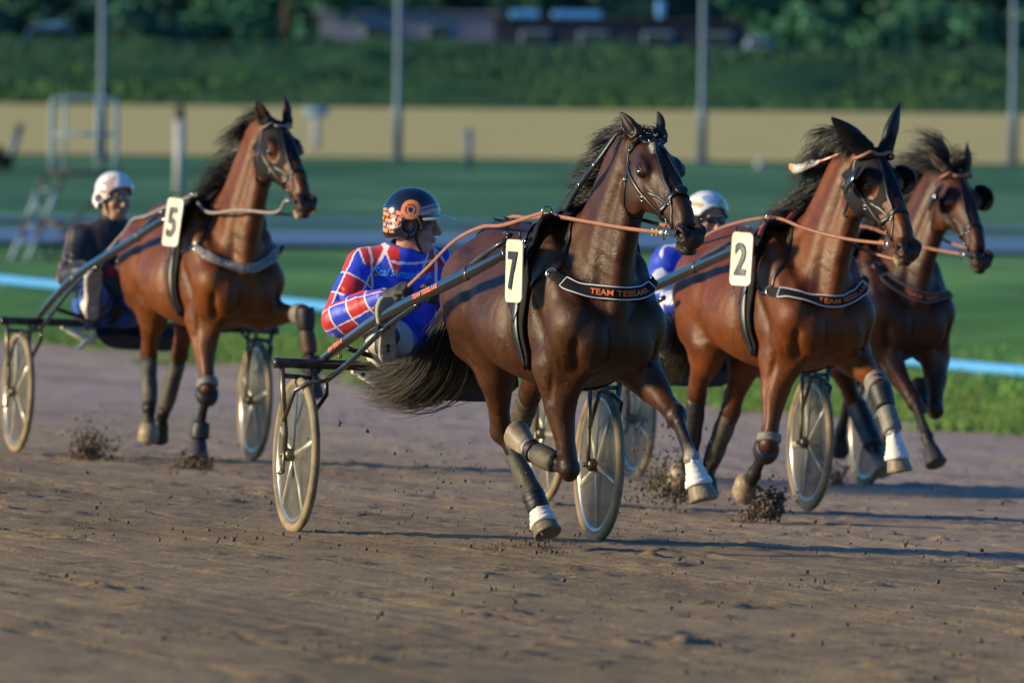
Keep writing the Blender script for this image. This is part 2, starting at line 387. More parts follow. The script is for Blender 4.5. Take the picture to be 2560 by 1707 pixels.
# ------------------------------------------------------------------ horses
COAT = {}
def Rz(a): return np.array([[cos(a), -sin(a), 0], [sin(a), cos(a), 0], [0, 0, 1.]])
def head_frame(yaw, pitch, roll=0.0):
    """columns: forward (along the face), left, up (out of the face)"""
    f = A3(cos(yaw)*cos(pitch), sin(yaw)*cos(pitch), -sin(pitch)); l = A3(-sin(yaw), cos(yaw), 0); u = np.cross(f, l)
    l2 = l*cos(roll)+u*sin(roll); u2 = np.cross(f, l2); return np.stack([f, l2, u2], 1)
def build_horse_sdf(hp):
    S = SDF(); dz = hp['dz']; Rb = Rz(hp['yaw']); cb = A3(1.7, hp['cy'], 0)
    def B(x, y, z): return cb+Rb@A3(x-1.7, y, 0)+A3(0, 0, z+dz)
    lat = Rb@A3(0, 1, 0)
    coat, pt, mz = np.array(hp['coat']), np.array(hp['points']), np.array(hp['muzzle'])
    belly = coat*np.array([1.15, 1.2, 1.25])
    fr = np.stack([Rb@A3(1, 0, 0), lat, A3(0, 0, 1)], 1)
    # trunk
    S.loft(B(0, 0, 0)-Rb@A3(0, 0, 0), fr, [(.87, 1.27, 1.10, .06), (.91, 1.36, 1.04, .13), (.99, 1.415, 1.00, .18), (1.12, 1.475, .96, .235), (1.28, 1.49, .92, .262), (1.45, 1.475, .865, .285),
        (1.62, 1.455, .815, .305), (1.78, 1.46, .785, .30), (1.93, 1.50, .775, .270), (2.06, 1.52, .785, .235), (2.20, 1.47, .80, .205), (2.32, 1.36, .84, .185), (2.42, 1.22, .90, .14), (2.455, 1.12, .96, .06)], k=.05, c=coat, e=1.95, egg=.32)
    S.tube([B(1.9, 0, 1.40), B(2.02, 0, 1.455), B(2.16, 0, 1.43)], [.05, .055, .06], [.10, .09, .09], lat, k=.09, c=coat)          # withers ridge
    J = {k: [np.array(p, float) for p in v] for k, v in hp['legs'].items()}
    for s, key in ((-1, 'R'), (1, 'L')):
        # hindquarters
        st, hock, fet, hoof = J[key+'H']
        S.ell(B(1.14, s*.120, 1.20), (.21, .115, .16), fr, k=.07, c=coat)
        S.ell(B(.985, s*.11, 1.11), (.10, .09, .18), fr, k=.07, c=coat)
        S.tube([B(1.10, s*.12, 1.25), (B(1.10, s*.15, 1.10)*.6+st*.4), st, st*.72+hock*.28], [.11, .12, .090, .072], [.175, .185, .140, .110], lat, k=.06, c=coat)
        S.ell(B(1.36, s*.19, 1.12), (.10, .05, .15), fr, k=.07, c=coat)                                                              # stifle and flank bulge
        d = nrm(hock-st); back = nrm(np.cross(d, lat)); back = back if back[0] < 0 else -back
        S.tube([st, st*.6+hock*.4, st*.25+hock*.75, hock], [.088, .072, .045, .042], [.13, .095, .055, .055], lat, k=.05, c=coat)
        S.tube([st*.55+hock*.45+back*.05, hock+back*.055-d*.06], [.026, .018], None, lat, k=.035, c=coat)                            # tendon to the hock point
        S.tube([hock+back*.06-d*.065, hock+back*.03+d*.05], [.024, .022], None, lat, k=.03, c=coat*.6+pt*.4)
        S.ell(hock+d*.0, (.046, .043, .05), None, k=.03, c=coat*.4+pt*.6)
        leg_low(S, hock, fet, hoof, lat, pt, hp['foot'].get(key+'H', 'dark'), True, coat)
        S.gr([B(.93, s*.21, 1.30), B(1.0, s*.235, 1.18), B(1.10, s*.25, 1.0)], .010, .03)
        # forehand
        el, knee, fet, hoof = J[key+'F']
        ps = B(2.36, s*.165, 1.07)
        S.tube([B(1.98, s*.155, 1.36), B(2.15, s*.185, 1.24), ps], [.055, .07, .075], [.15, .15, .105], lat, k=.06, c=coat)          # shoulder
        S.ell(ps, (.08, .072, .085), fr, k=.05, c=coat)
        e2 = el*.75+B(2.14, s*.185, .92)*.25
        S.tube([ps, e2], [.075, .075], [.11, .115], lat, k=.05, c=coat)
        S.ell(B(2.03, s*.175, 1.02), (.15, .07, .13), fr, k=.05, c=coat)                                                             # triceps
        S.ell(B(2.415, s*.098, 1.00), (.078, .086, .13), fr, k=.022, c=coat)                                                          # breast muscle
        d = nrm(knee-el)
        S.tube([e2, el*.65+knee*.35, el*.3+knee*.7, knee], [.080, .066, .044, .040], [.102, .076, .049, .044], lat, k=.045, c=coat)
        S.tube([B(2.30, s*.10, .90), el*.6+knee*.4], [.06, .035], [.07, .04], lat, k=.05, c=coat)                                    # inner forearm
        S.ell(knee, (.041, .041, .052), None, k=.020, c=pt*.7+coat*.3); S.ell(knee-bk_of(d, lat)*.022, (.024, .028, .030), None, k=.015, c=pt*.7+coat*.3); S.ell(knee+bk_of(d, lat)*.034, (.014, .016, .022), None, k=.014, c=pt)
        leg_low(S, knee, fet, hoof, lat, pt, hp['foot'].get(key+'F', 'dark'), False, coat)
        S.gr([B(2.21, s*.18, 1.40), B(2.33, s*.20, 1.24), B(2.40, s*.17, 1.14)], .014, .032)                         # groove before the shoulder
        S.gr([B(2.05, s*.25, 1.24), B(2.16, s*.25, 1.08), B(2.22, s*.22, .96)], .010, .026); S.gr([B(1.98, s*.20, 1.45), B(2.12, s*.235, 1.25), B(2.27, s*.23, 1.06)], -.008, .04)
        S.gr([B(1.86, s*.28, 1.22), B(1.90, s*.27, 1.0), B(1.97, s*.22, .88)], .012, .04)
        S.gr([B(1.36, s*.25, 1.40), B(1.45, s*.27, 1.2), B(1.47, s*.25, 1.0)], .014, .055)
        rv = np.random.default_rng(5+s)
        for q in range(7):                                                                                                           # veins and skin folds
            a0 = [B(2.28, s*.21, 1.12), B(2.20, s*.22, 1.02), B(2.38, s*.15, 1.05), B(1.85, s*.29, 1.0), B(1.62, s*.30, .98), B(2.30, s*.17, .95), B(2.10, s*.22, 1.20)][q]
            w1 = A3(*rv.normal(0, .02, 3)); S.gr([a0, a0+A3(.02, 0, -.05)+w1, a0+A3(-.01, 0, -.11)-w1*.6, a0+A3(.02, -s*.01, -.18)+w1], -.0030, .0075)
        S.gr([B(2.43, s*.17, 1.06), B(2.42, s*.18, .97), B(2.36, s*.15, .87)], .016, .020); S.gr([B(2.30, s*.20, 1.0), B(2.27, s*.21, .90), el*.7+knee*.3+A3(.04, s*.05, 0)], .008, .016)
        S.gr([el*.8+knee*.2+A3(.03, s*.06, 0), el*.45+knee*.55+A3(.02, s*.045, 0), el*.2+knee*.8+A3(.01, s*.035, 0)], .006, .014); S.gr([st*.8+hock*.2+lat*s*.08, st*.4+hock*.6+lat*s*.05], .008, .018)
        S.gr([B(1.02, s*.20, 1.05), B(1.12, s*.23, .98), st*.8+hock*.2+lat*s*.09], .010, .025)
        for q in range(4): S.gr([B(2.30-q*.03, s*.22, 1.31-q*.035), B(2.25-q*.03, s*.23, 1.24-q*.035)], .003, .010)
        for q in range(6):                                                                                                           # faint ribs
            xr = 1.42+q*.075; S.gr([B(xr+.03, s*.29, 1.24), B(xr, s*.30, 1.07), B(xr-.02, s*.27, .93)], .0022, .016)
    S.gr([B(2.46, 0, 1.14), B(2.475, 0, 1.0), B(2.43, 0, .86)], .024, .028)                                           # breast groove
    S.ell(B(1.40, 0, .93), (.10, .05, .05), fr, k=.05, c=pt)                                                                         # sheath
    # head frame and neck
    H = head_frame(*hp['head']); po = np.array(hp['poll'], float); hs = hp.get('hs', 1.0)
    def Hp(x, y, z): return po+H@(A3(x, y, z)*hs)
    n0 = B(2.04, 0, 1.14); n1 = B(2.20, 0, 1.28)
    n4 = Hp(-.035, 0, -.085); n3 = Hp(-.11, 0, -.13)*.55+(n1*.25+n4*.75)*.45; n2 = n1*.55+n3*.45+A3(.01, 0, 0)
    S.tube([n0, n1, n2, n3, n4], [.165, .130, .098, .078, .070], [.30, .262, .208, .162, .115], (lat+H[:, 1]), k=.05, c=coat, res=4, e=2.1)
    up = nrm(A3(-.55, 0, .8)); nl = nrm(lat+H[:, 1])
    for s in (-1, 1):
        S.gr([B(2.36, s*.13, 1.22), n2+nl*s*.10+A3(.06, 0, -.03), n3+nl*s*.075+A3(.03, 0, -.0)], -.009, .045)
        S.gr([B(2.10, s*.13, 1.42), n1*.5+n2*.5+nl*s*.11+up*.08, n3+nl*s*.07+up*.05], .008, .04)
        S.gr([B(2.42, s*.075, 1.19), n2+nl*s*.085+A3(.12, 0, -.085), n3+nl*s*.06+A3(.085, 0, -.05)], .009, .022)                         # jugular groove
    S.tube([B(2.43, 0, 1.13), n2+A3(.165, 0, -.125), n3+A3(.105, 0, -.085)], [.045, .040, .036], k=.04, c=coat)                          # windpipe
    # head
    fc = np.array(hp.get('face', coat))
    S.loft(po, np.asarray(H)*hs, [(-.05, .0, -.10, .04), (-.01, .035, -.155, .066), (.05, .052, -.215, .082), (.11, .060, -.245, .092), (.17, .060, -.25, .094), (.24, .052, -.225, .084), (.31, .043, -.190, .070),
        (.38, .036, -.160, .060), (.44, .032, -.138, .054), (.50, .028, -.122, .052), (.55, .018, -.118, .052), (.585, -.002, -.110, .046), (.606, -.028, -.096, .030)], k=.03, c=fc, e=2.45, egg=.05)
    for s in (-1, 1):
        S.ell(Hp(.160, s*.074, .000), np.array((.050, .018, .024))*hs, H, k=.035, c=fc)                                       # brow
        S.ell(Hp(.178, s*.098, -.014), np.array((.026, .012, .018))*hs, H, k=.008, op='-', c=pt*.4, sg=.003)                  # socket
        S.gr([Hp(.145, s*.092, -.004), Hp(.168, s*.100, .008), Hp(.203, s*.092, -.006)], -.010, .008, c=pt*.7+coat*.3, sg=.005)
        S.gr([Hp(.150, s*.092, -.026), Hp(.180, s*.096, -.034), Hp(.206, s*.090, -.022)], -.006, .008, c=pt*.7+coat*.3, sg=.005)
        S.gr([Hp(.215, s*.085, .005), Hp(.26, s*.072, -.005)], .004, .018)
        S.ell(Hp(.125, s*.058, -.15), np.array((.095, .034, .085))*hs, H, k=.03, c=fc)                                       # cheek
        S.gr([Hp(.215, s*.084, -.058), Hp(.28, s*.068, -.062), Hp(.37, s*.054, -.062)], -.010, .013)                         # facial crest
        S.gr([Hp(.24, s*.07, -.16), Hp(.33, s*.058, -.12), Hp(.44, s*.050, -.085)], .006, .022)
        S.gr([Hp(.27, s*.055, .035), Hp(.38, s*.040, .030), Hp(.48, s*.034, .022)], -.005, .014)                             # nasal bone edge
        S.gr([Hp(.33, s*.060, -.02), Hp(.42, s*.050, -.022), Hp(.49, s*.047, -.02)], .007, .020)
        S.gr([Hp(.28, s*.066, -.03), Hp(.36, s*.058, -.075), Hp(.40, s*.054, -.11)], -.0022, .006); S.gr([Hp(.33, s*.062, -.055), Hp(.43, s*.052, -.045)], -.002, .005)   # veins
        S.ell(Hp(.540, s*.038, -.040), np.array((.040, .022, .036))*hs, H, k=.018, c=mz*.6+fc*.4)                            # nostril wing
        S.ell(Hp(.563, s*.057, -.042), np.array((.029, .026, .021))*hs, H@np.array(Rz(s*.45)), k=.007, op='-', c=(.005, .003, .003), sg=.006)
        S.gr([Hp(.535, s*.058, -.018), Hp(.565, s*.050, -.016), Hp(.590, s*.038, -.028), Hp(.592, s*.036, -.052), Hp(.57, s*.05, -.066)], -.007, .008, c=mz*1.3, sg=.012)
        S.gr([Hp(.47, s*.052, -.088), Hp(.53, s*.052, -.093), Hp(.58, s*.038, -.090), Hp(.602, s*.0, -.084)], .010, .006, c=(.02, .012, .01), sg=.005)
        S.gr([Hp(.49, s*.052, -.078), Hp(.54, s*.05, -.080), Hp(.59, s*.03, -.076)], -.004, .009)
        S.gr([Hp(.03, s*.05, .055), Hp(.09, s*.065, .045), Hp(.13, s*.062, .050)], .008, .022)                                # hollow above the eye
    S.gr([Hp(.09, 0, .062), Hp(.22, 0, .056)], .003, .02)
    for s in (-1, 1):
        e0 = Hp(.002, s*.058, .038); ed = H@nrm(A3(*hp['ear'][0 if s < 0 else 1])*A3(1, s, 1)); Le = hp.get('earL', .165)
        ef = H[:, 0]*1.0+H[:, 1]*s*.45; ef = nrm(ef-ed*(ef@ed)); el_ = np.cross(ed, ef)
        prof = [(-.02, .036), (.14, .034), (.38, .038), (.62, .030), (.84, .016), (1.0, .004)]
        bend = hp.get('eb', .02)
        pp = [e0+ed*Le*t+el_*0+(-H[:, 1]*s)*bend*t*t*1.2+ef*.0 for t, _ in prof]
        ec = pt*.45+coat*.55 if not hp.get('hood') else np.array((.009, .009, .011))
        wr = np.array([w_ for _, w_ in prof])*hp.get('earw', 1.)
        S.tube(pp, wr, wr*.62, el_, k=.022, c=ec, sg=.012, res=3)
        if not hp.get('hood'):
            S.tube([p+ef*wr_*.55 for p, wr_ in zip(pp[1:5], wr[1:5])], wr[1:5]*.60, wr[1:5]*.42, el_, k=.010, op='-', c=pt*.35, sg=.006, res=3)
    S.ell(Hp(.525, 0, -.124), np.array((.042, .032, .020))*hs, H, k=.02, c=mz)                                              # chin
    S.ell(Hp(.572, 0, -.052), np.array((.034, .042, .040))*hs, H, k=.02, c=mz, sg=.035)
    S.ell(Hp(.560, 0, -.106), np.array((.034, .036, .016))*hs, H, k=.012, c=mz, sg=.03)
    if hp.get('star'):
        for (x, y, r) in hp['star']: S.ell(Hp(x, y, .052), np.array((r, r*.7, .012))*hs, H, k=.006, c=(.62, .60, .60), sg=.004)
    if hp.get('tonguec'): S.ell(Hp(.55, -.03, -.125), np.array((.035, .012, .012))*hs, H, k=.01, c=(.62, .45, .18), sg=.006)
    hp['B'] = B; hp['Hp'] = Hp; hp['H'] = H; hp['lat'] = lat; hp['J'] = J; hp['n'] = (n0, n1, n2, n3, n4); hp['nl'] = nl
    return S
FOOTC = {'dark': (.045, .035, .028), 'white': (.72, .66, .58), 'hoof': (.26, .20, .13), 'bell': (.30, .23, .14)}
def bk_of(d, lat):
    b = nrm(np.cross(d, lat)); return b if b[0] < 0 else -b
def leg_low(S, top, fet, hoof, lat, pt, foot, hind, coat):
    """cannon, fetlock, pastern and hoof from joint positions; hoof = middle of the hoof"""
    d = nrm(fet-top); w = 1.08 if hind else 1.0
    bk = nrm(np.cross(d, lat)); bk = bk if bk[0] < 0 else -bk
    white = foot == 'white'
    S.tube([top, top*.8+fet*.2, top*.4+fet*.6, fet], [.036*w, .0235*w, .0225*w, .028*w], [.040*w, .032*w, .030*w, .034*w], lat, k=.02, c=pt)
    S.tube([top*.8+fet*.2+bk*.022, fet+bk*.018], [.012, .015], k=.015, c=pt)
    for q in (-1, 1): S.gr([top*.85+fet*.15+lat*q*.026+bk*.008, top*.5+fet*.5+lat*q*.024+bk*.006, top*.12+fet*.88+lat*q*.026+bk*.010], .0045, .009)
    S.ell(fet, (.033*w, .034*w, .037*w), None, k=.012, c=pt if not white else (.5, .42, .34), sg=.015)
    S.ell(fet+bk*.028+d*.012, (.020, .020, .024), None, k=.015, c=pt, sg=.01)
    pd = nrm(hoof-fet); fw = nrm(np.cross(lat, pd)); fw = fw if fw@(-bk) > 0 else -fw
    cor = fet*.42+hoof*.58
    S.tube([fet, cor], [.030, .036], [.030, .040], lat, k=.015, c=FOOTC['white'] if white else pt, sg=.012)
    # hoof: cut cone
    sole = hoof+pd*.048+fw*.012
    R = np.stack([pd, nrm(lat-pd*(lat@pd)), np.cross(pd, nrm(lat-pd*(lat@pd)))], 1)
    sgn = 1 if (R[:, 2]@fw) > 0 else -1
    hc = FOOTC['hoof'] if foot != 'dark' else (.055, .05, .048)
    Ls = np.linalg.norm(hoof-cor)+.045
    S.loft(cor, R, [(-.012, .040*1 if sgn > 0 else .042, -.042, .038), (0.0, .046 if sgn > 0 else .044, -.044 if sgn > 0 else -.046, .044), (Ls*.5, (.062 if sgn > 0 else .050), (-.050 if sgn > 0 else -.062), .052),
        (Ls*.93, (.078 if sgn > 0 else .056), (-.056 if sgn > 0 else -.078), .061), (Ls, (.077 if sgn > 0 else .055), (-.055 if sgn > 0 else -.077), .060)], k=.006, c=hc, sg=.008, res=3, e=2.1)

# ------------------------------------------------------------------ where the four rigs stand (metres; local x forward, y to the horse's left, z up)
TH = radians(16.5); HD = A3(sin(TH), -cos(TH), 0); PD = A3(cos(TH), sin(TH), 0); RZ = atan2(-cos(TH), sin(TH))
def gz(x, y):
    q = PD*(-.034)+HD*.0113
    return q[0]*(x+.3)+q[1]*y-.033
RIG = {7: A3(-.293, 0, -.045), 5: A3(-2.186, 13.0, -.24), 2: A3(.85, 6.3, -.185), 4: A3(1.40, 13.5, -.377)}
def l2w(n, p): p = np.asarray(p, float); return RIG[n]+HD*p[0]+PD*p[1]+A3(0, 0, p[2])
BAY = dict(points=(.017, .012, .010), muzzle=(.034, .023, .018))
HORSES = {
 7: dict(BAY, coat=(.060, .019, .005), dz=-.035, yaw=radians(6), cy=-.03, poll=(2.60, .124, 1.815), head=(radians(7), radians(35)), hs=1.09, earL=.135, dust=((2.30, -.2, 1.18, .16), (2.40, .12, 1.0, .14), (2.2, -.2, 1.38, .12), (2.25, -.2, 1.0, .12), (1.9, -.28, 1.15, .15)),
     face=(.060, .021, .009), ear=((-.88, .50, .30), (-.90, .25, .25)), star=((.098, -.020, .024), (.085, -.006, .018), (.118, -.026, .015)), foot=dict(RF='white', LF='white', RH='white', LH='dark'),
     legs=dict(RF=[(2.18, -.150, .836), (2.211, -.087, .407), (1.964, -.174, .472), (1.856, -.201, .516)], LF=[(2.22, .225, .834), (2.585, .273, .65), (2.791, .281, .477), (2.818, .311, .345)],
        RH=[(1.38, -.19, .900), (1.22, -.10, .532), (1.395, .009, .236), (1.462, .029, .125)], LH=[(1.32, .075, .898), (.965, .104, .681), (.647, .148, .52), (.525, .183, .461)])),
 5: dict(BAY, coat=(.150, .042, .0065), dz=.01, yaw=radians(6), cy=-.07, poll=(2.597, .126, 1.945), head=(radians(9), radians(40)), hs=1.08, earL=.150, ear=((-.66, .58, .52), (-.72, .06, .64)),
     foot=dict(RH='hoof', RF='dark'), tonguec=1,
     legs=dict(RF=[(2.18, -.17, .846), (2.362, -.185, .48), (2.206, -.187, .26), (2.249, -.21, .125)], LF=[(2.22, .14, .90), (2.600, .301, .903), (2.625, .341, .630), (2.600, .355, .49)],
        RH=[(1.38, -.25, .945), (1.109, -.203, .628), (1.311, -.249, .333), (1.311, -.258, .187)], LH=[(1.32, -.01, .944), (1.041, -.003, .631), (.931, -.067, .293), (.845, -.072, .183)])),
 2: dict(BAY, coat=(.150, .038, .0055), dz=-.02, yaw=radians(6), cy=-.05, poll=(2.595, .167, 1.845), head=(radians(11), radians(46)), hs=1.07, hood=1, earL=.235, earw=1.45, eb=-.01, ear=((-.50, .78, .48), (-.66, .26, .66)), tonguec=1,
     foot=dict(LF='white', RF='hoof', RH='hoof'),
     legs=dict(RF=[(2.18, -.165, .812), (2.266, -.239, .417), (2.049, -.241, .258), (1.935, -.247, .19)], LF=[(2.22, .215, .838), (2.614, .208, .723), (2.761, .24, .49), (2.776, .259, .345)],
        RH=[(1.38, -.27, .90), (1.076, -.235, .617), (.912, -.216, .297), (.813, -.239, .201)], LH=[(1.32, -.03, .899), (1.11, -.064, .537), (.907, -.111, .244), (.96, -.14, .14)])),
 4: dict(BAY, coat=(.075, .020, .005), dz=.0, yaw=radians(6), cy=.12, poll=(2.595, .349, 1.845), head=(radians(5), radians(45)), hs=1.10, ear=((-.85, .62, .05), (-.78, .20, .55)),
     foot=dict(RF='dark', RH='hoof'),
     legs=dict(RF=[(2.22, .06, .848), (2.515, .158, .567), (2.716, .164, .386), (2.79, .179, .265)], LF=[(2.18, .40, .81), (2.465, .30, .521), (2.199, .325, .54), (2.079, .335, .609)],
        RH=[(1.38, .03, .858), (1.288, .22, .51), (1.55, .25, .266), (1.63, .26, .165)], LH=[(1.32, .23, .856), (1.013, .275, .57), (.745, .314, .333), (.633, .339, .253)])),
}

# ------------------------------------------------------------------ tack, hair and the assembly of a horse
def strap_geo(S, pts, w, th=.0035, off=.002, snap=True, k=8, edge=False, nrm_dir=None, taper=None):
    """flat band lying on the body; returns V, F and the frame (points, side, normal)"""
    P = crom(pts, k)
    if snap: P = S.snap(P, off)
    if snap and len(P) > 6:
        for _ in range(2): P[1:-1] = P[1:-1]*.5+(P[:-2]+P[2:])*.25
        P = S.snap(P, off, 1) if not edge else P
    T = np.zeros_like(P); T[1:-1] = P[2:]-P[:-2]; T[0] = P[1]-P[0]; T[-1] = P[-1]-P[-2]; T = nrm(T)
    N = S.grad(P, .02) if nrm_dir is None else np.broadcast_to(np.asarray(nrm_dir, float), P.shape)
    N = nrm(N-T*np.sum(N*T, 1, keepdims=True)); D = np.cross(N, T)
    w = np.broadcast_to(np.asarray(w, float), (len(P),)) if taper is None else np.interp(np.linspace(0, 1, len(P)), *taper)
    V, F_ = sweep_frame(P+N*th/2, D, N, w/2, th/2)
    return V, F_, (P+N*th, D, N, T)
def sweep_frame(P, D, N, a, b):
    m = len(P); a = np.broadcast_to(a, (m,)); sh = [(-1, -1), (-.98, .6), (-.9, 1), (.9, 1), (.98, .6), (1, -1)]
    V = np.concatenate([(P+D*(a*x)[:, None]+N*(b*y))[:, None] for x, y in sh], 1).reshape(-1, 3); n = len(sh); F_ = []
    for i in range(m-1):
        for j in range(n): F_.append((i*n+j, i*n+(j+1) % n, (i+1)*n+(j+1) % n, (i+1)*n+j))
    F_.append(tuple(range(n))[::-1]); F_.append(tuple(range((m-1)*n, m*n))); return V, F_
def text_tris(txt, bold=.012, shear=0.0):
    cu = bpy.data.curves.new('t', 'FONT'); cu.body = txt; cu.size = 1.0; cu.offset = bold; cu.extrude = 0; cu.shear = shear; cu.resolution_u = 4
    o = bpy.data.objects.new('t', cu); COL.objects.link(o); dg = bpy.context.evaluated_depsgraph_get(); me = bpy.data.meshes.new_from_object(o.evaluated_get(dg))
    import bmesh
    bm = bmesh.new(); bm.from_mesh(me); bmesh.ops.triangulate(bm, faces=bm.faces)
    lng = [e for e in bm.edges if e.calc_length() > .12]; bmesh.ops.subdivide_edges(bm, edges=lng, cuts=1); bmesh.ops.triangulate(bm, faces=bm.faces)
    bm.verts.index_update(); V = np.array([tuple(v.co) for v in bm.verts]); F_ = [tuple(v.index for v in f.verts) for f in bm.faces]; bm.free()
    bpy.data.objects.remove(o); bpy.data.curves.remove(cu); bpy.data.meshes.remove(me); return V, F_
def text_on(txt, fr, u0, u1, hgt, lift=.0012, flip=False, bold=.02, vshift=0.0, shear=0.):
    """letters bent along a band frame between arc positions u0..u1 (0..1)"""
    P, D, N, T = fr; s = np.r_[0, np.cumsum(np.linalg.norm(np.diff(P, axis=0), axis=1))]
    V, F_ = text_tris(txt, bold, shear); x0, x1 = V[:, 0].min(), V[:, 0].max(); y0, y1 = V[:, 1].min(), V[:, 1].max()
    u = (V[:, 0]-x0)/(x1-x0); v = ((V[:, 1]-y0)/(y1-y0)-.5)*hgt+vshift
    if flip: u = 1-u; v = -v
    a = (u0+(u1-u0)*u)*s[-1]
    Q = np.stack([np.interp(a, s, P[:, i]) for i in range(3)], 1); Dd = np.stack([np.interp(a, s, D[:, i]) for i in range(3)], 1); Nn = np.stack([np.interp(a, s, N[:, i]) for i in range(3)], 1)
    return Q+Dd*v[:, None]+Nn*lift, F_
def strands(roots, dirs, length, n, seed, w=.003, grav=.25, curl=.05, wind=(0, 0, 0), clump=.5, seg=9, S=None, lenvar=.35, clear=.006):
    r = np.random.default_rng(seed); m = len(roots); V = []; F_ = []
    i = r.uniform(0, m-1, n); a = i.astype(int); f = (i-a)[:, None]; b = np.minimum(a+1, m-1)
    R0 = roots[a]*(1-f)+roots[b]*f; D0 = nrm(dirs[a]*(1-f)+dirs[b]*f)
    L = (length[a]*(1-f[:, 0])+length[b]*f[:, 0])*r.uniform(1-lenvar, 1+lenvar*.5, n)
    nc = max(6, n//28); ci = r.integers(0, nc, n); cidx = np.linspace(0, m-1, nc); ci = np.clip(np.round(i/(m-1)*(nc-1)+r.normal(0, .6, n)).astype(int), 0, nc-1)
    cd = r.normal(0, 1, (nc, 3)); ph = r.uniform(0, 6.28, (nc, 3)); fr = r.uniform(.7, 1.5, (nc, 1))
    D = nrm(D0+cd[ci]*.22*clump*2+r.normal(0, .10, (n, 3))); P = R0+r.normal(0, .006, (n, 3)); pts = [P.copy()]
    wd = np.asarray(wind, float)
    for k in range(seg):
        t = (k+1)/seg
        D = nrm(D+(wd*.16+A3(0, 0, -grav)*(.4+t)*.45)+np.sin(ph[ci]+t*5*fr[ci])*curl*2.2+r.normal(0, curl*.5, (n, 3)))
        P = P+D*(L/seg)[:, None]
        if S is not None:
            d = S.eval(P); bad = d < clear
            if bad.any(): P[bad] += S.grad(P[bad])*(clear-d[bad])[:, None]
        pts.append(P.copy())
    Q = np.stack(pts, 1)                                     # n, seg+1, 3
    T = nrm(np.gradient(Q, axis=1)); rd = nrm(r.normal(size=(n, 1, 3))); A_ = nrm(np.cross(T, rd)); B_ = np.cross(T, A_)
    tt = np.linspace(0, 1, seg+1); ww = (w*(1-.85*tt**1.5))[None, :, None]*r.uniform(.6, 1.3, (n, 1, 1))
    ring_ = [Q+ww*(A_*cos(q)+B_*sin(q)*.7) for q in (0, 2.094, 4.189)]
    V = np.stack(ring_, 2).reshape(-1, 3); base = (np.arange(n)[:, None, None]*(seg+1)+np.arange(seg)[None, :, None])*3; F_ = []
    for j in range(3):
        j2 = (j+1) % 3; F_.append(np.concatenate([base+j, base+j2, base+3+j2, base+3+j], 2).reshape(-1, 4))
    return V, np.vstack(F_)
def cuff(p0, p1, r0, r1, lat, n=26, k=10, bul=.0, rag=.0):
    """a boot or wrap round a leg from p0 to p1"""
    t = np.linspace(0, 1, k+2); pts = p0+(p1-p0)*t[:, None]; rr = np.interp(t, [0, .06, .94, 1], [r0*.93, r0, r1, r1*.93])+bul*np.sin(t*pi)
    V, F_ = sweep(pts, rr, rr*1.12, lat, n, True, 2.2); ax = nrm(p1-p0); j = np.arange(len(V)) % n; i = np.arange(len(V))//n
    o = V-(p0+((V-p0)@ax)[:, None]*ax); V = V+nrm(o)*(.0016*noise3(V, 70., int(abs(p0[0])*100))+.0022*np.sin(((V-p0)@ax)*260+2*np.sin(j*.5)))[:, None]
    if rag > 0: V = V-ax*(rag*np.abs(np.sin(j*1.9)+.6*np.sin(j*3.3+1)))[:, None]*(i <= 1)[:, None]
    return V, F_
def make_horse(n, label, coat_h=.0075):
    hp = HORSES[n]; S = build_horse_sdf(hp); V, Fq = S.mesh(coat_h); V = relax(V, Fq, 1)
    c = S.colour(V, hp['coat']); B, Hp, H, lat, J, nl = hp['B'], hp['Hp'], hp['H'], hp['lat'], hp['J'], hp['nl']
    low = np.clip((V[:, 2]-(.95+hp['dz']))/.35, 0, 1)[:, None]
    if hp.get('dust'):
        for (x, y, z, r_) in hp['dust']:
            q = (V-B(x, y, z)); k_ = np.exp(-(np.linalg.norm(q, axis=1)/r_)**2)*np.clip(noise3(V, 24., 9)*.8+.35, 0, 1); c = c*(1-k_[:, None]*.5)+np.array((.16, .11, .055))*(k_*.5)[:, None]
    nz = noise3(V, 7., n)[:, None]; c = c*(1+.16*nz)
    dusty = np.clip(noise3(V, 11., n+40)-.35, 0, 1)[:, None]*(1-low)*.3; c = c*(1-dusty)+np.array((.20, .14, .085))*dusty
    base = A3(1.7, hp['cy'], 0); root = empty('race_horse', tuple(l2w(n, base)), RZ); tag(root, label, 'horse', 'trotting race horses on the sand track')
    kw = dict(parent=root, off=base)
    mesh_obj('body', V, Fq, M['coat'], root, col=np.clip(c, 0, 1), off=base); S._hv = (V, Fq)
    hs = hp['hs']
    for s in (-1, 1):
        Ve, Fe = ball(Hp(.178, s*.0805, -.014), .0235*hs); mesh_obj('eye', Ve, Fe, M['eye'], **kw)
    return root, S, hp, kw
def ball(c0, r, n=18, m=12, R=None):
    r = np.broadcast_to(np.asarray(r, float), (3,)); V = []; F_ = []
    for i in range(m+1):
        for j in range(n):
            a, b = pi*i/m, 2*pi*j/n; V.append((sin(a)*cos(b), sin(a)*sin(b), cos(a)))
    V = np.array(V)*r
    if R is not None: V = V@np.asarray(R).T
    for i in range(m):
        for j in range(n): F_.append((i*n+j, (i+1)*n+j, (i+1)*n+(j+1) % n, i*n+(j+1) % n))
    return V+np.asarray(c0), F_
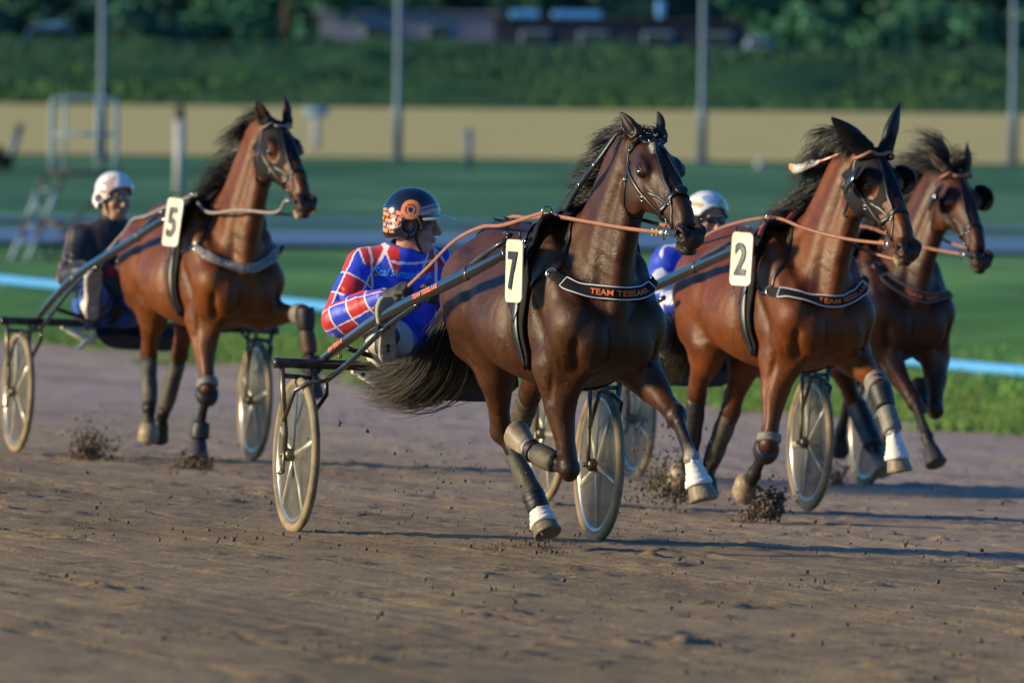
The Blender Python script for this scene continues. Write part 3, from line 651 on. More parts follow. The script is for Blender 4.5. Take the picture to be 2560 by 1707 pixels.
def bridle(S, hp, kw, noseband=True, blinkers=False, brow=None, brow_r=.007, hood=False, over=True):
    Hp, H = hp['Hp'], hp['H']; hs = hp['hs']
    lea = M['leather']; g = MB(); W = .019
    for s in (-1, 1):
        V, F_, _ = strap_geo(S, [Hp(-.035, 0, .04), Hp(-.03, s*.055, .0), Hp(.00, s*.085, -.06), Hp(.06, s*.10, -.115)], W); g.add(V, F_)
        V, F_, _ = strap_geo(S, [Hp(.06, s*.10, -.08), Hp(.16, s*.10, -.085), Hp(.29, s*.08, -.105), Hp(.40, s*.06, -.095), Hp(.46, s*.06, -.085)], W*.9, .005); g.add(V, F_)
        V, F_, _ = strap_geo(S, [Hp(.03, s*.095, -.06), Hp(.11, s*.10, -.15), Hp(.13, s*.07, -.26), Hp(.14, 0, -.28)], W*.6); g.add(V, F_)
        V, F_, _ = strap_geo(S, [Hp(.055, s*.006, .07), Hp(.12, s*.016, .07), Hp(.22, s*.034, .055), Hp(.34, s*.052, .03), Hp(.44, s*.056, -.04), Hp(.47, s*.058, -.075)], W*.75, .005); g.add(V, F_)
        V, F_, _ = strap_geo(S, [Hp(.23, s*.088, -.075), Hp(.30, s*.070, -.04), Hp(.37, s*.058, -.02)], W*.8, .004); g.add(V, F_)
    if noseband:
        V, F_, _ = strap_geo(S, [Hp(.37, 0, .05), Hp(.372, -.05, .01), Hp(.365, -.065, -.06), Hp(.35, -.05, -.15), Hp(.35, 0, -.17), Hp(.35, .05, -.15), Hp(.365, .065, -.06), Hp(.372, .05, .01), Hp(.37, 0, .05)], .024, .007); g.add(V, F_)
    if brow is None:
        V, F_, _ = strap_geo(S, [Hp(.0, -.09, -.04), Hp(.035, -.085, .01), Hp(.055, -.05, .06), Hp(.062, 0, .07), Hp(.055, .05, .06), Hp(.035, .085, .01), Hp(.0, .09, -.04)], .024, .007); g.add(V, F_)
    br = g.build('bridle', lea, smooth=True, **kw)
    if brow is not None:
        P = S.snap(crom([Hp(.0, -.09, -.03), Hp(.035, -.085, .02), Hp(.055, -.05, .07), Hp(.062, 0, .075), Hp(.055, .05, .07), Hp(.035, .085, .02), Hp(.0, .09, -.03)], 8), brow_r+.008)
        MB().tube(P, brow_r*hs, 8).build('browband', brow, **kw)
    st = MB()
    for s in (-1, 1):
        c0 = Hp(.470, s*.068, -.092); V, F_ = ring(c0, .027*hs, .0038*hs, H[:, 1]+H[:, 0]*.3, 28, 8); st.add(V, F_)
        for (x, z) in ((.09, -.115), (.235, -.105), (.41, -.09), (.395, .0)):
            p = S.snap(Hp(x, s*.09, z)[None], .009)[0]; nn = S.grad(p[None])[0]; V, F_ = ring(p, .010, .0022, nn, 14, 6); st.add(V, F_)
        for (x, y, z) in ((.05, .03, .07), (.05, .055, .06), (.0, .09, -.035)):
            p = S.snap(Hp(x, s*y, z)[None], .008)[0]; V, F_ = ball(p, .005, 8, 6); st.add(V, F_)
    st.tube([Hp(.470, -.07, -.092), Hp(.49, -.03, -.095), Hp(.49, .03, -.095), Hp(.470, .07, -.092)], .006, 8)
    st.build_each('bit_ring', M['steel'], **kw)
    if blinkers:
        for s in (-1, 1):
            c0 = Hp(.125, s*.128, -.03); a1 = nrm(H[:, 0]*.72+H[:, 1]*s*.70); ax = nrm(H[:, 1]*s*.72-H[:, 0]*.70)
            P = np.array([[-.055, .045], [-.02, .075], [.03, .072], [.062, .03], [.066, -.03], [.04, -.075], [-.01, -.085], [-.050, -.05]])
            Q = crom(np.vstack([P, P[:1]]), 5)[:-1]; V = []; F_ = []; m = len(Q)
            out = H[:, 1]*s*.022 + H[:, 2]*.0
            for lay, sc, dp in ((0, .55, 1.3), (1, 1., .0), (2, 1.0, -.25), (3, .9, -.3)):
                for q in Q:
                    V.append(c0+(a1*q[0]+H[:, 2]*q[1])*sc*hs+ax*(.016*dp))
            for i in range(3):
                for j in range(m): F_.append((i*m+j, i*m+(j+1) % m, (i+1)*m+(j+1) % m, (i+1)*m+j))
            F_.append(tuple(range(m))[::-1]); F_.append(tuple(range(3*m, 4*m)))
            mesh_obj('blinker', np.array(V), F_, M['leather_gloss'], **kw)
    return br
def hair_mane(S, hp, kw, seed, n=900, ln=(.10, .24, .26, .20, .10), side=-1, wind=(-1.2, 0, .2), up=.9, grav=.3, mat='hair', curl=.06, w=.0032, name='mane', sd=.7):
    B, Hp, lat, nl = hp['B'], hp['Hp'], hp['lat'], hp['nl']; n0, n1, n2, n3, n4 = hp['n']
    cr = crom([Hp(-.035, 0, .03), Hp(-.09, 0, -.01), n3+A3(-.12, 0, .12), n2+A3(-.16, 0, .16), n1+A3(-.16, 0, .24), B(1.98, 0, 1.50)], 8)
    cr = S.snap(cr, -.004); gr_ = S.grad(cr+A3(0, 0, .01))
    dirs = gr_*up+nl*side*sd+A3(-.3, 0, 0)
    L = np.interp(np.linspace(0, 1, len(cr)), np.linspace(0, 1, len(ln)), ln)
    V, F_ = strands(cr, dirs, L, n, seed, w, grav, curl, wind, S=S)
    return mesh_obj(name, V, F_, M[mat], **kw)
def forelock(S, hp, kw, seed, n=120, L=.09, wind=(-1, 0, .3)):
    Hp, H = hp['Hp'], hp['H']; cr = np.array([Hp(.0, y, .045) for y in np.linspace(-.035, .035, 6)])
    V, F_ = strands(cr, np.tile(H[:, 2]+A3(0, 0, .4), (6, 1)), np.full(6, L), n, seed, .0026, .25, .08, wind, S=S); mesh_obj('forelock', V, F_, M['hair'], **kw)
def tail(S, hp, kw, seed, path, n=900, spread=.07, mat='hair_dusty', w=.0042):
    r = np.random.default_rng(seed); P = crom(path, 6); m = len(P); T, L_, U = frames(P, (0, 1, 0)); t = np.linspace(0, 1, m)
    sp = np.interp(t, [0, .15, .5, .8, 1], [.02, .045, 1., 1.1, .85])*spread; sp[0] = .02
    Vs = []; Fs = []; n_ = 0
    for k in range(n):
        a, b = r.normal(0, .55, 2); ph = r.uniform(0, 6.28, 2); e = int(m*r.uniform(.55, 1.0)); e = max(e, 6)
        wob = .018*t
        q = P+L_*(sp*a+wob*np.sin(t*7+ph[0]))[:, None]+U*(sp*b*.8+wob*np.sin(t*6+ph[1]))[:, None]
        q = q[:e]; ww = w*(1-.8*np.linspace(0, 1, e)**2)*r.uniform(.6, 1.3); V, F_ = sweep(q, ww, ww*.5, None, 3, False); Vs.append(V); Fs.append(np.array(F_)+n_); n_ += len(V)
    Va = np.vstack(Vs); dd = np.linalg.norm(Va-P[0], axis=1); tt = np.clip((dd/np.linalg.norm(P[-1]-P[0])-.45)/.5, 0, 1)[:, None]*(.6+.4*noise3(Va, 20., seed)[:, None])
    mesh_obj('tail', Va, np.vstack(Fs), M['tailm'], col=np.clip(np.array((.008, .006, .006))*(1-tt)+np.array((.10, .070, .034))*tt, 0, 1), **kw)
def number_plate(n, hp, kw, pt, pb, yaw, numeral, w=.165, h=.30):
    """hangs on the horse's right flank; pt, pb = top and bottom middle"""
    pt, pb = np.array(pt, float), np.array(pb, float); upv = nrm(pt-pb); nn = A3(sin(yaw), -cos(yaw), 0); nn = nrm(nn-upv*(nn@upv)); rt = np.cross(upv, nn); c0 = (pt+pb)/2; h = np.linalg.norm(pt-pb)
    m = MB(); Q = []; r = .028
    for (sx, sy, a0) in ((1, 1, 0), (-1, 1, 90), (-1, -1, 180), (1, -1, 270)):
        for a in range(0, 91, 15):
            q = radians(a0+a); Q.append((sx*(w/2-r)+r*cos(q), sy*(h/2-r)+r*sin(q)))
    k = len(Q); V = []
    for dz_, sc in ((0, 1), (.004, 1), (.006, .985)):
        for x, y in Q: V.append(c0+rt*x*sc+upv*y*(1-(1-sc)*.6)+nn*(dz_+.004))
    V = np.array(V)
    V += (lambda x: -nn*(x[:, None]**2)*1.1)((V-c0)@rt)     # slight bow
    F_ = [(i*k+j, i*k+(j+1) % k, (i+1)*k+(j+1) % k, (i+1)*k+j) for i in range(2) for j in range(k)]+[tuple(range(k))[::-1], tuple(range(2*k, 3*k))]
    pl = mesh_obj('number_plate', V, F_, M['plate'], smooth=False, **kw)
    Vt, Ft = text_tris(numeral, .030); x = Vt[:, 0]-(Vt[:, 0].min()+Vt[:, 0].max())/2; y = Vt[:, 1]-(Vt[:, 1].min()+Vt[:, 1].max())/2
    hh = np.ptp(Vt[:, 1]); x = x/np.ptp(Vt[:, 0])*w*.56; y = y/hh*h*.62
    Vn = c0+rt*x[:, None]+upv*y[:, None]+nn*.0125-nn*(x[:, None]**2)*1.1
    mesh_obj('numeral', Vn, Ft, M['numeral'], pl, smooth=False, off=kw['off'])
    g = MB()
    g.tube([pt+upv*.002-rt*.05, pt+upv*.03-rt*.05, pt+upv*.03+rt*.05, pt+upv*.002+rt*.05], .004, 6)
    g.tube([pb+rt*.05, pb-upv*.03+rt*.04, pb-upv*.09, pb-upv*.03-rt*.04, pb-rt*.05], .003, 6)
    g.build_each('plate_cord', M['leather'], pl, off=kw['off'])
def collar(S, hp, kw, near, mid, far, ring_px=None, text='TEAM TESSELAAR', wd=.060, band=None, edge=None, tpos=(.40, .93), rivets=False):
    B = hp['B']
    pts = [near, near*.55+mid*.45+A3(.05, -.045, -.012), mid, far*.55+mid*.45+A3(.05, .045, -.012), far]
    P = S.snap(crom(pts, 8), .012); P[-10:] += np.linspace(0, 1, 10)[:, None]*A3(.05, -.005, 0)
    for _ in range(14): P[1:-1] = P[1:-1]*.4+(P[:-2]+P[2:])*.3
    d = S.eval(P); P = P+S.grad(P)*np.maximum(.010-d, 0)[:, None]
    for _ in range(2): P[1:-1] = P[1:-1]*.5+(P[:-2]+P[2:])*.25
    V, F_, fr = strap_geo(S, P, wd, .006, .004, k=1, snap=False, taper=([0, .06, .15, .85, .94, 1], [wd*.6, wd*.75, wd, wd, wd*.75, wd*.6]))
    bc = mesh_obj('breast_collar', V, F_, band or M['neoprene'], **kw)
    P, D, N, T = fr; m = len(P); ww = np.interp(np.linspace(0, 1, m), [0, .06, .15, .85, .94, 1], [wd*.6, wd*.75, wd, wd, wd*.75, wd*.6])
    g = MB(); a, b = int(m*.14), int(m*.93)
    Q = np.vstack([(P+D*(ww/2-.003)[:, None]+N*.001)[a:b], (P-D*(ww/2-.003)[:, None]+N*.001)[a:b][::-1]]); Q = np.vstack([Q, Q[:1]])
    g.tube(Q, .0028, 6, False).build('piping', edge or M['white_edge'], bc, off=kw['off'])
    if text:
        Vt, Ft = text_on(text, fr, tpos[0], tpos[1], wd*.42, lift=.0025, bold=.012); mesh_obj('lettering', Vt, Ft, M['orange'], bc, smooth=False, off=kw['off'])
    if rivets:
        g = MB()
        for i in np.linspace(m*.3, m*.9, 16).astype(int): g.add(*ball(P[i]+N[i]*.001, .006, 8, 5))
        g.build_each('stud', M['steel'], bc, off=kw['off'])
    # side straps back to the girth, with ring
    g = MB()
    for s, e in ((-1, near), (1, far)):
        p = [e, e+A3(-.08, s*.03, -.015), B(2.10, s*.245, 1.22), B(1.99, s*.27, 1.27)]
        V, F_, _ = strap_geo(S, p, .020, .005, .004); g.add(V, F_)
    g.build_each('trace_strap', M['leather'], **kw)
    g = MB()
    for s, e in ((-1, near), (1, far)):
        nn = S.grad(e[None])[0]; V, F_ = ring(S.snap(e[None], .012)[0], .022, .004, nn, 22, 8); g.add(V, F_)
    g.build_each('collar_ring', M['steel'], **kw)
    return fr
def saddle(S, hp, kw, xs=2.00, terret=True, edge=None, neck_strap=True, near=None):
    B = hp['B']; bx = lambda x, s, y, z: B(x, s*y, z)
    pts = [bx(xs+.06, -1, .27, .86), bx(xs+.03, -1, .30, 1.02), bx(xs, -1, .30, 1.20), bx(xs, -1, .25, 1.36), bx(xs+.01, -1, .14, 1.48), bx(xs+.01, 1, 0, 1.52),
           bx(xs+.01, 1, .14, 1.48), bx(xs, 1, .25, 1.36), bx(xs, 1, .30, 1.20), bx(xs+.03, 1, .30, 1.02), bx(xs+.06, 1, .27, .86)]
    V, F_, fr = strap_geo(S, pts, .1, .022, .002, k=6, taper=([0, .12, .3, .42, .58, .7, .88, 1], [.06, .09, .18, .24, .24, .18, .09, .06]))
    pad = mesh_obj('saddle_pad', V, F_, M['neoprene'], **kw)
    if edge is not None:
        P, D, N, T = fr; m = len(P); w_ = np.interp(np.linspace(0, 1, m), [0, .12, .3, .42, .58, .7, .88, 1], [.05, .07, .13, .15, .15, .13, .07, .05]); a = int(m*.25); b = int(m*.75)
        MB().tube((P+D*(w_*.5-.006)[:, None]*(1 if (D[m//2]@hp['lat']) > -9 else 1))[a:b], .007, 6).build('pad_edge', edge, pad, off=kw['off'])
        MB().tube((P-D*(w_*.5-.006)[:, None])[a:b], .007, 6).build('pad_edge', edge, pad, off=kw['off'])
    V, F_, fr2 = strap_geo(S, [p+A3(-.01, 0, 0) for p in pts], .05, .008, .026, k=6); mesh_obj('girth_strap', V, F_, M['leather'], **kw)
    V, F_, _ = strap_geo(S, [bx(xs+.09, -1, .20, .80), bx(xs+.10, 1, 0, .77), bx(xs+.09, 1, .20, .80)], .07, .012, .002); mesh_obj('girth', V, F_, M['leather'], **kw)
    g = MB(); cr = lambda s, y, z: S.snap(B(xs, s*y, z)[None], .055)[0]
    for s in (-1, 1):
        p = cr(s, .11, 1.50); V, F_ = ring(p, .022, .0038, A3(1, 0, 0), 22, 8); g.add(V, F_)
        for z in (1.42, 1.36, 1.30):
            q = S.snap(B(xs, s*.27, z)[None], .040)[0]; V, F_ = ring(q, .014, .003, S.grad(q[None])[0], 14, 6); g.add(V, F_)
    g.tube([S.snap(B(xs, 0, 1.5)[None], .03)[0], S.snap(B(xs, 0, 1.5)[None], .075)[0]], .006, 8)
    g.build_each('terret_ring', M['steel'], **kw)
    if neck_strap and near is not None:
        V, F_, _ = strap_geo(S, [B(2.10, .08, 1.52), B(2.12, -.04, 1.51), B(2.17, -.12, 1.44), B(2.24, -.17, 1.34), near+A3(.01, .01, .01)], .020, .004, .004); mesh_obj('neck_strap', V, F_, M['leather'], **kw)
    return cr(-1, .11, 1.50)
def clear(S, P, off=.012):
    d = S.eval(P); b = d < off
    if b.any(): P[b] += S.grad(P[b])*(off-d[b])[:, None]
    P[1:-1] = P[1:-1]*.5+(P[:-2]+P[2:])*.25; return P
def rein(hp, kw, pts, mat, w=.020, name='rein', th=.005, S=None):
    P = crom(pts, 8)
    if S is not None: P = clear(S, P)
    T, L_, U = frames(P, (0, 1, 0)); V, F_ = sweep_frame(P, U, L_, np.full(len(P), w/2), th/2); return mesh_obj(name, V, F_, mat, **kw)
M['tailm'] = vcol_mat('tail_hair', .45, .4, 9., 0, 50.)
M['leather_gloss'] = simple('glossy_blinker_leather', (.008, .009, .014), .16, 0, .3, 30., .1, coat=.6)

def tail_path(hp, a): B = hp['B']; return [B(.90, 0, 1.37), B(.84, 0, 1.36)]+[A3(*p) for p in a]
# --- number 7: dark bay in the middle
def horse_7():
    root, S, hp, kw = make_horse(7, 'dark bay horse with white star and white pasterns wearing number plate 7', .006)
    B, Hp, H, J = hp['B'], hp['Hp'], hp['H'], hp['J']; lat = hp['lat']
    bridle(S, hp, kw)
    V, F_ = ball(Hp(.375, 0, .046), np.array((.030, .030, .012)), 16, 10, H); mesh_obj('nose_pad', V, F_, M['leather'], **kw)
    near, mid, far = S.snap(np.array([A3(2.27, -.17, 1.235), A3(2.48, .045, 1.175), A3(2.30, .31, 1.245)]), .004)
    collar(S, hp, kw, near, mid, far, tpos=(.33, .86))
    ter = saddle(S, hp, kw, near=near)
    number_plate(7, hp, kw, (2.17, -.329, 1.391), (2.17, -.332, 1.121), radians(9), '7')
    bit = Hp(.470, -.072, -.092); bitl = Hp(.470, .072, -.092)
    rein(hp, kw, [bit+A3(-.02, -.005, 0), bit*.6+ter*.4+A3(0, 0, -.012), ter+A3(.02, -.01, -.012), ter+A3(-.06, -.02, -.012), A3(1.55, -.20, 1.44), A3(1.20, -.195, 1.425), A3(1.0, -.26, 1.36), A3(.7, -.29, 1.24), A3(.42, -.31, 1.14)], M['rein'], .016, S=S)
    rein(hp, kw, [bitl, bitl*.6+(ter+A3(0, .25, 0))*.4, ter+A3(.02, .24, 0), A3(1.35, .0, 1.47), A3(1.05, -.05, 1.45), A3(.7, -.15, 1.24), A3(.42, -.20, 1.12)], M['rein'], .016)
    g = MB(); g.tube([bit+A3(-.03, -.004, 0), bit+A3(.0, -.004, 0)], .010, 8); g.box(bit+A3(-.14, -.006, .0), (.018, .010, .03)); g.box(bit+A3(-.08, -.006, .0), (.012, .010, .028)); g.build_each('rein_buckle', M['cream'], **kw)
    # overcheck from the poll to the saddle hook, standing off the neck
    oc = [Hp(-.05, -.02, .03), Hp(-.12, -.05, .0), A3(2.42, -.035, 1.74), A3(2.26, -.075, 1.62), A3(2.13, -.085, 1.53), A3(2.03, -.05, 1.535)]
    rein(hp, kw, oc, M['leather'], .032, 'overcheck', .012)
    g = MB(); q = crom(oc, 8)
    for i in (18, 24, 29): g.add(*ring(q[i], .015, .003, A3(0, 1, .2), 16, 6))
    g.build_each('overcheck_buckle', M['steel'], **kw)
    hair_mane(S, hp, kw, 71, 1300, (.05, .12, .19, .19, .12, .06), -1, (-1.4, -.5, .0), .45, .26, w=.0034, sd=1.0)
    forelock(S, hp, kw, 72, 70, .045, (-1, -.2, .1))
    tail(S, hp, kw, 73, tail_path(hp, [(.74, -.13, 1.12), (.69, -.15, .93), (.60, -.18, .80), (.47, -.26, .72), (.30, -.36, .69), (.2, -.42, .70)]), 2400, .105)
    g = MB()
    for s_ in np.linspace(-.07, .07, 3): g.tube(S.snap(crom([B(1.02, s_-.05, 1.5), B(1.2, s_, 1.5), B(1.38, s_-.02, 1.5)], 6), .006), .006, 6)
    for x in (1.05, 1.15, 1.28, 1.36): g.add(*ring(S.snap(B(x, -.03, 1.5)[None], .014)[0], .022, .004, A3(.1, .2, 1), 18, 6))
    g.build_each('crupper_strap', M['leather'], **kw)
    # leg boots
    k, f, h = J['RF'][1:]; mesh_obj('leg_boot', *cuff(k*.62+f*.38, f*.92+k*.08, .040, .042, lat, bul=.004), M['boot'], **kw); mesh_obj('pastern_wrap', *cuff(f*1.08-h*.08, f*.72+h*.28, .043, .043, lat), M['boot_dark'], **kw)
    k, f, h = J['RH'][1:]; d = f-k
    mesh_obj('leg_boot', *cuff(k+d*.34, k+d*.93, .036, .042, lat, bul=.003), M['boot'], **kw); mesh_obj('pastern_wrap', *cuff(k+d*.90, f+(h-f)*.35, .049, .047, lat), M['boot_dark'], **kw)
    mesh_obj('hoof_tape', *cuff(f+(h-f)*.40, f+(h-f)*.95, .044, .062, lat, bul=-.001, rag=.006), M['tape'], **kw)
    k, f, h = J['LH'][1:]; mesh_obj('leg_boot', *cuff(k+(f-k)*.05, k+(f-k)*.95, .048, .044, lat, bul=.003), M['boot'], **kw)
    k, f, h = J['LF'][1:]; mesh_obj('hoof_tape', *cuff(f*.85+h*.15, f*.15+h*.85, .036, .060, lat, bul=-.003, rag=.016), M['tape'], **kw)
    return root, S
def horse_5():
    root, S, hp, kw = make_horse(5, 'bay horse with dark half hood and grey reins wearing number plate 5', .008)
    B, Hp, H, J = hp['B'], hp['Hp'], hp['H'], hp['J']; lat = hp['lat']
    bridle(S, hp, kw, brow=M['rein_pale'], brow_r=.005)
    hood(S, hp, kw, False)
    near, mid, far = S.snap(np.array([B(2.25, -.19, 1.245), B(2.47, 0, 1.145), B(2.25, .20, 1.25)]), .004)
    collar(S, hp, kw, near, mid, far, None, None, .050, M['boot_pale'], M['steel'], rivets=True)
    ter = saddle(S, hp, kw, near=near)
    number_plate(5, hp, kw, (2.17, -.326, 1.538), (2.17, -.362, 1.268), radians(20), '5', .155)
    bit = Hp(.470, -.072, -.092); bitl = Hp(.470, .072, -.092)
    MB().tube(clear(S, crom([bit, bit+A3(-.10, -.03, -.07), A3(2.55, -.06, 1.48), A3(2.3, -.17, 1.46), ter*.5+A3(2.15, -.2, 1.50)*.5, ter, A3(1.5, -.25, 1.46), A3(1.05, -.30, 1.36), A3(.6, -.31, 1.22), A3(.35, -.32, 1.14)], 8), .014), .009, 8).build('rein', M['rein_pale'], **kw)
    MB().tube(clear(S, crom([bitl, bitl+A3(-.12, .04, -.07), A3(2.3, .2, 1.46), ter+A3(0, .25, 0), A3(1.5, .1, 1.50), A3(1.05, .0, 1.45), A3(.6, -.12, 1.25), A3(.35, -.2, 1.14)], 8), .014), .009, 8).build('rein', M['rein_pale'], **kw)
    hair_mane(S, hp, kw, 51, 1200, (.03, .09, .22, .26, .20, .10), -1, (-.6, -.7, -.05), .45, .36, sd=1.0)
    tail(S, hp, kw, 53, tail_path(hp, [(.72, -.08, 1.2), (.6, -.08, 1.0), (.42, -.06, .85), (.3, -.05, .8)]), 500, .06)
    k, f, h = J['LF'][1:]; e = J['LF'][0]
    mesh_obj('knee_boot', *cuff(k*.82+e*.18, k*.97+e*.03, .050, .052, lat), M['boot_pale'], **kw); mesh_obj('knee_boot', *cuff(k*1.03-e*.03+A3(0, 0, .04), k*.68+f*.32, .049, .043, lat, bul=.004), M['boot_dark'], **kw)
    mesh_obj('leg_boot', *cuff(k*.70+f*.30, k*.2+f*.8, .040, .040, lat, bul=.004), M['boot_rust'], **kw); mesh_obj('fetlock_boot', *cuff(k*.16+f*.84, f*.65+h*.35, .046, .050, lat, bul=.008), M['boot_dark'], **kw)
    k, f, h = J['RF'][1:]; e = J['RF'][0]
    mesh_obj('knee_boot', *cuff(k*.87+e*.13, k*.98+e*.02, .058, .060, lat), M['boot_pale'], **kw); mesh_obj('knee_boot', *cuff(k*1.02-e*.02, k*.70+f*.30, .060, .050, lat, bul=.008), M['boot_dark'], **kw)
    mesh_obj('leg_boot', *cuff(f*.85+k*.15, f*.55+h*.45, .046, .052, lat, bul=.004), M['boot_dark'], **kw)
    for key in ('RH', 'LH'):
        k, f, h = J[key][1:]; mesh_obj('leg_boot', *cuff(k+(f-k)*.12, k+(f-k)*.95, .044, .042, lat, bul=.003), M['boot'], **kw)
    k, f, h = J['RH'][1:]; V, F_ = ball(h+A3(.02, 0, .0), np.array((.062, .060, .068)), 18, 12); mesh_obj('bell_boot', V, F_, M['bell'], **kw)
    return root, S
def hood(S, hp, kw, full=True):
    """close-fitting black cloth over the upper face, open round the eyes, as a shell just above the skin"""
    Hp, H = hp['Hp'], hp['H']; hs = hp['hs']
    V, Fq = S._hv; q = (V-np.array(hp['poll']))@H/hs
    x, y, z = q.T
    eye = ((x-.182)/.058)**2+((z+.022)/.048)**2 < 1; eye &= np.abs(y) > .05
    m = (x > -.02) & (x < .33-.25*np.clip(-(z+.06), 0, 1)+.05*np.cos(y*30)*0) & (z > -.20) & (~eye)
    nose = (x > .25) & (np.abs(y) < .055) & (z > -.02) & (x > .30)
    m &= ~nose; m &= (z > -.205) & ~((x < .02) & (z < -.16))
    keep = m[Fq].all(1); F2 = Fq[keep]; used = np.unique(F2); mp = -np.ones(len(V), int); mp[used] = np.arange(len(used))
    N = S.grad(V[used]); P = V[used]+N*.0045; n_ = len(used); mesh_obj('face_hood', P, mp[F2], M['neoprene'], **kw)
def horse_2():
    root, S, hp, kw = make_horse(2, 'bright bay horse with tall black ear bonnet wearing number plate 2', .008)
    B, Hp, H, J = hp['B'], hp['Hp'], hp['H'], hp['J']; lat = hp['lat']
    hood(S, hp, kw); bridle(S, hp, kw, blinkers=True, brow=M['rein'], brow_r=.009)
    near, mid, far = S.snap(np.array([B(2.25, -.20, 1.19), B(2.47, 0, 1.145), B(2.27, .20, 1.24)]), .004)
    collar(S, hp, kw, near, mid, far, wd=.060, tpos=(.43, .93))
    ter = saddle(S, hp, kw, edge=M['red'], near=near)
    number_plate(2, hp, kw, (2.17, -.350, 1.453), (2.17, -.364, 1.19), radians(24), '2', .155)
    bit = Hp(.470, -.072, -.092); bitl = Hp(.470, .072, -.092)
    MB().tube(clear(S, crom([bit, bit*.66+ter*.34+A3(0, 0, -.02), bit*.3+ter*.7+A3(0, 0, -.015), ter, A3(1.5, -.25, 1.46), A3(1.15, -.27, 1.36), A3(.7, -.15, 1.22), A3(.4, .0, 1.12)], 8), .014), .0085, 8).build('rein', M['rein'], **kw)
    MB().tube([bit+A3(-.06, -.004, .006), bit+A3(.0, 0, 0)], .012, 8).build('rein_end', M['orange_l'], **kw)
    MB().tube(clear(S, crom([bitl, bitl+A3(-.1, .02, -.09), bitl*.4+ter*.6+A3(0, .12, -.08), ter+A3(0, .25, 0), A3(1.5, .1, 1.50), A3(1.05, .1, 1.45), A3(.4, .1, 1.14)], 8), .014), .0085, 8).build('rein', M['rein'], **kw)
    hair_mane(S, hp, kw, 21, 1500, (.10, .22, .28, .27, .24, .16), -1, (-.9, -.4, -.1), .5, .36, sd=1.0)
    # ribbon streaming from the poll
    p0 = Hp(-.03, -.02, .05); rb = crom([p0, A3(2.42, .06, 1.845), A3(2.32, .02, 1.815), A3(2.24, -.03, 1.79), A3(2.16, -.075, 1.765), A3(2.12, -.10, 1.78)], 6); m = len(rb)
    T_, L_, U_ = frames(rb, (0, 1, 0)); V, F_ = sweep_frame(rb, U_, L_, np.interp(np.linspace(0, 1, m), [0, .45, .55, .9, 1], [.003, .004, .015, .024, .012]), .002)
    cc = np.repeat(np.array([(.75, .72, .70) if (i < m*.5 and i % 5 < 3) or (m*.5 < i < m*.86) else (.75, .28, .12) for i in range(m)]), 6, 0); mesh_obj('ribbon', V, F_, M['cloth_v'], col=cc, **kw)
    tail(S, hp, kw, 23, tail_path(hp, [(.76, -.14, 1.15), (.72, -.17, .98), (.66, -.18, .82), (.55, -.18, .72), (.45, -.18, .66)]), 800, .055)
    k, f, h = J['LF'][1:]; e = J['LF'][0]
    mesh_obj('knee_boot', *cuff(k*.85+e*.15, k*.9+f*.1, .057, .058, lat), M['boot_pale'], **kw); mesh_obj('knee_boot', *cuff(k*.95+f*.05, k*.5+f*.5, .055, .048, lat, bul=.004), M['boot_dark'], **kw)
    mesh_obj('leg_boot', *cuff(k*.5+f*.5, f*.97+k*.03, .044, .046, lat), M['boot_pale'], **kw); mesh_obj('hoof_tape', *cuff(f*.9+h*.1, f*.12+h*.88, .036, .062, lat, bul=-.003, rag=.016), M['tape'], **kw)
    k, f, h = J['RF'][1:]; e = J['RF'][0]
    mesh_obj('knee_boot', *cuff(k*.88+e*.12, k*.98+e*.02, .056, .058, lat), M['boot_pale'], **kw); mesh_obj('knee_boot', *cuff(k*1.02-e*.02, k*.62+f*.38, .058, .050, lat, bul=.006), M['boot_dark'], **kw)
    V, F_ = ball(h+A3(.0, 0, .01), np.array((.060, .058, .062)), 18, 12); mesh_obj('bell_boot', V, F_, M['bell'], **kw)
    for key, mt in (('RH', 'boot_dark'), ('LH', 'boot')):
        k, f, h = J[key][1:]; mesh_obj('leg_boot', *cuff(k+(f-k)*.03, k+(f-k)*.95, .048, .043, lat, bul=.002), M[mt], **kw)
    k, f, h = J['RH'][1:]; V, F_ = ball(h+A3(.02, 0, .0), np.array((.062, .060, .068)), 18, 12); mesh_obj('bell_boot', V, F_, M['bell'], **kw)
    return root, S
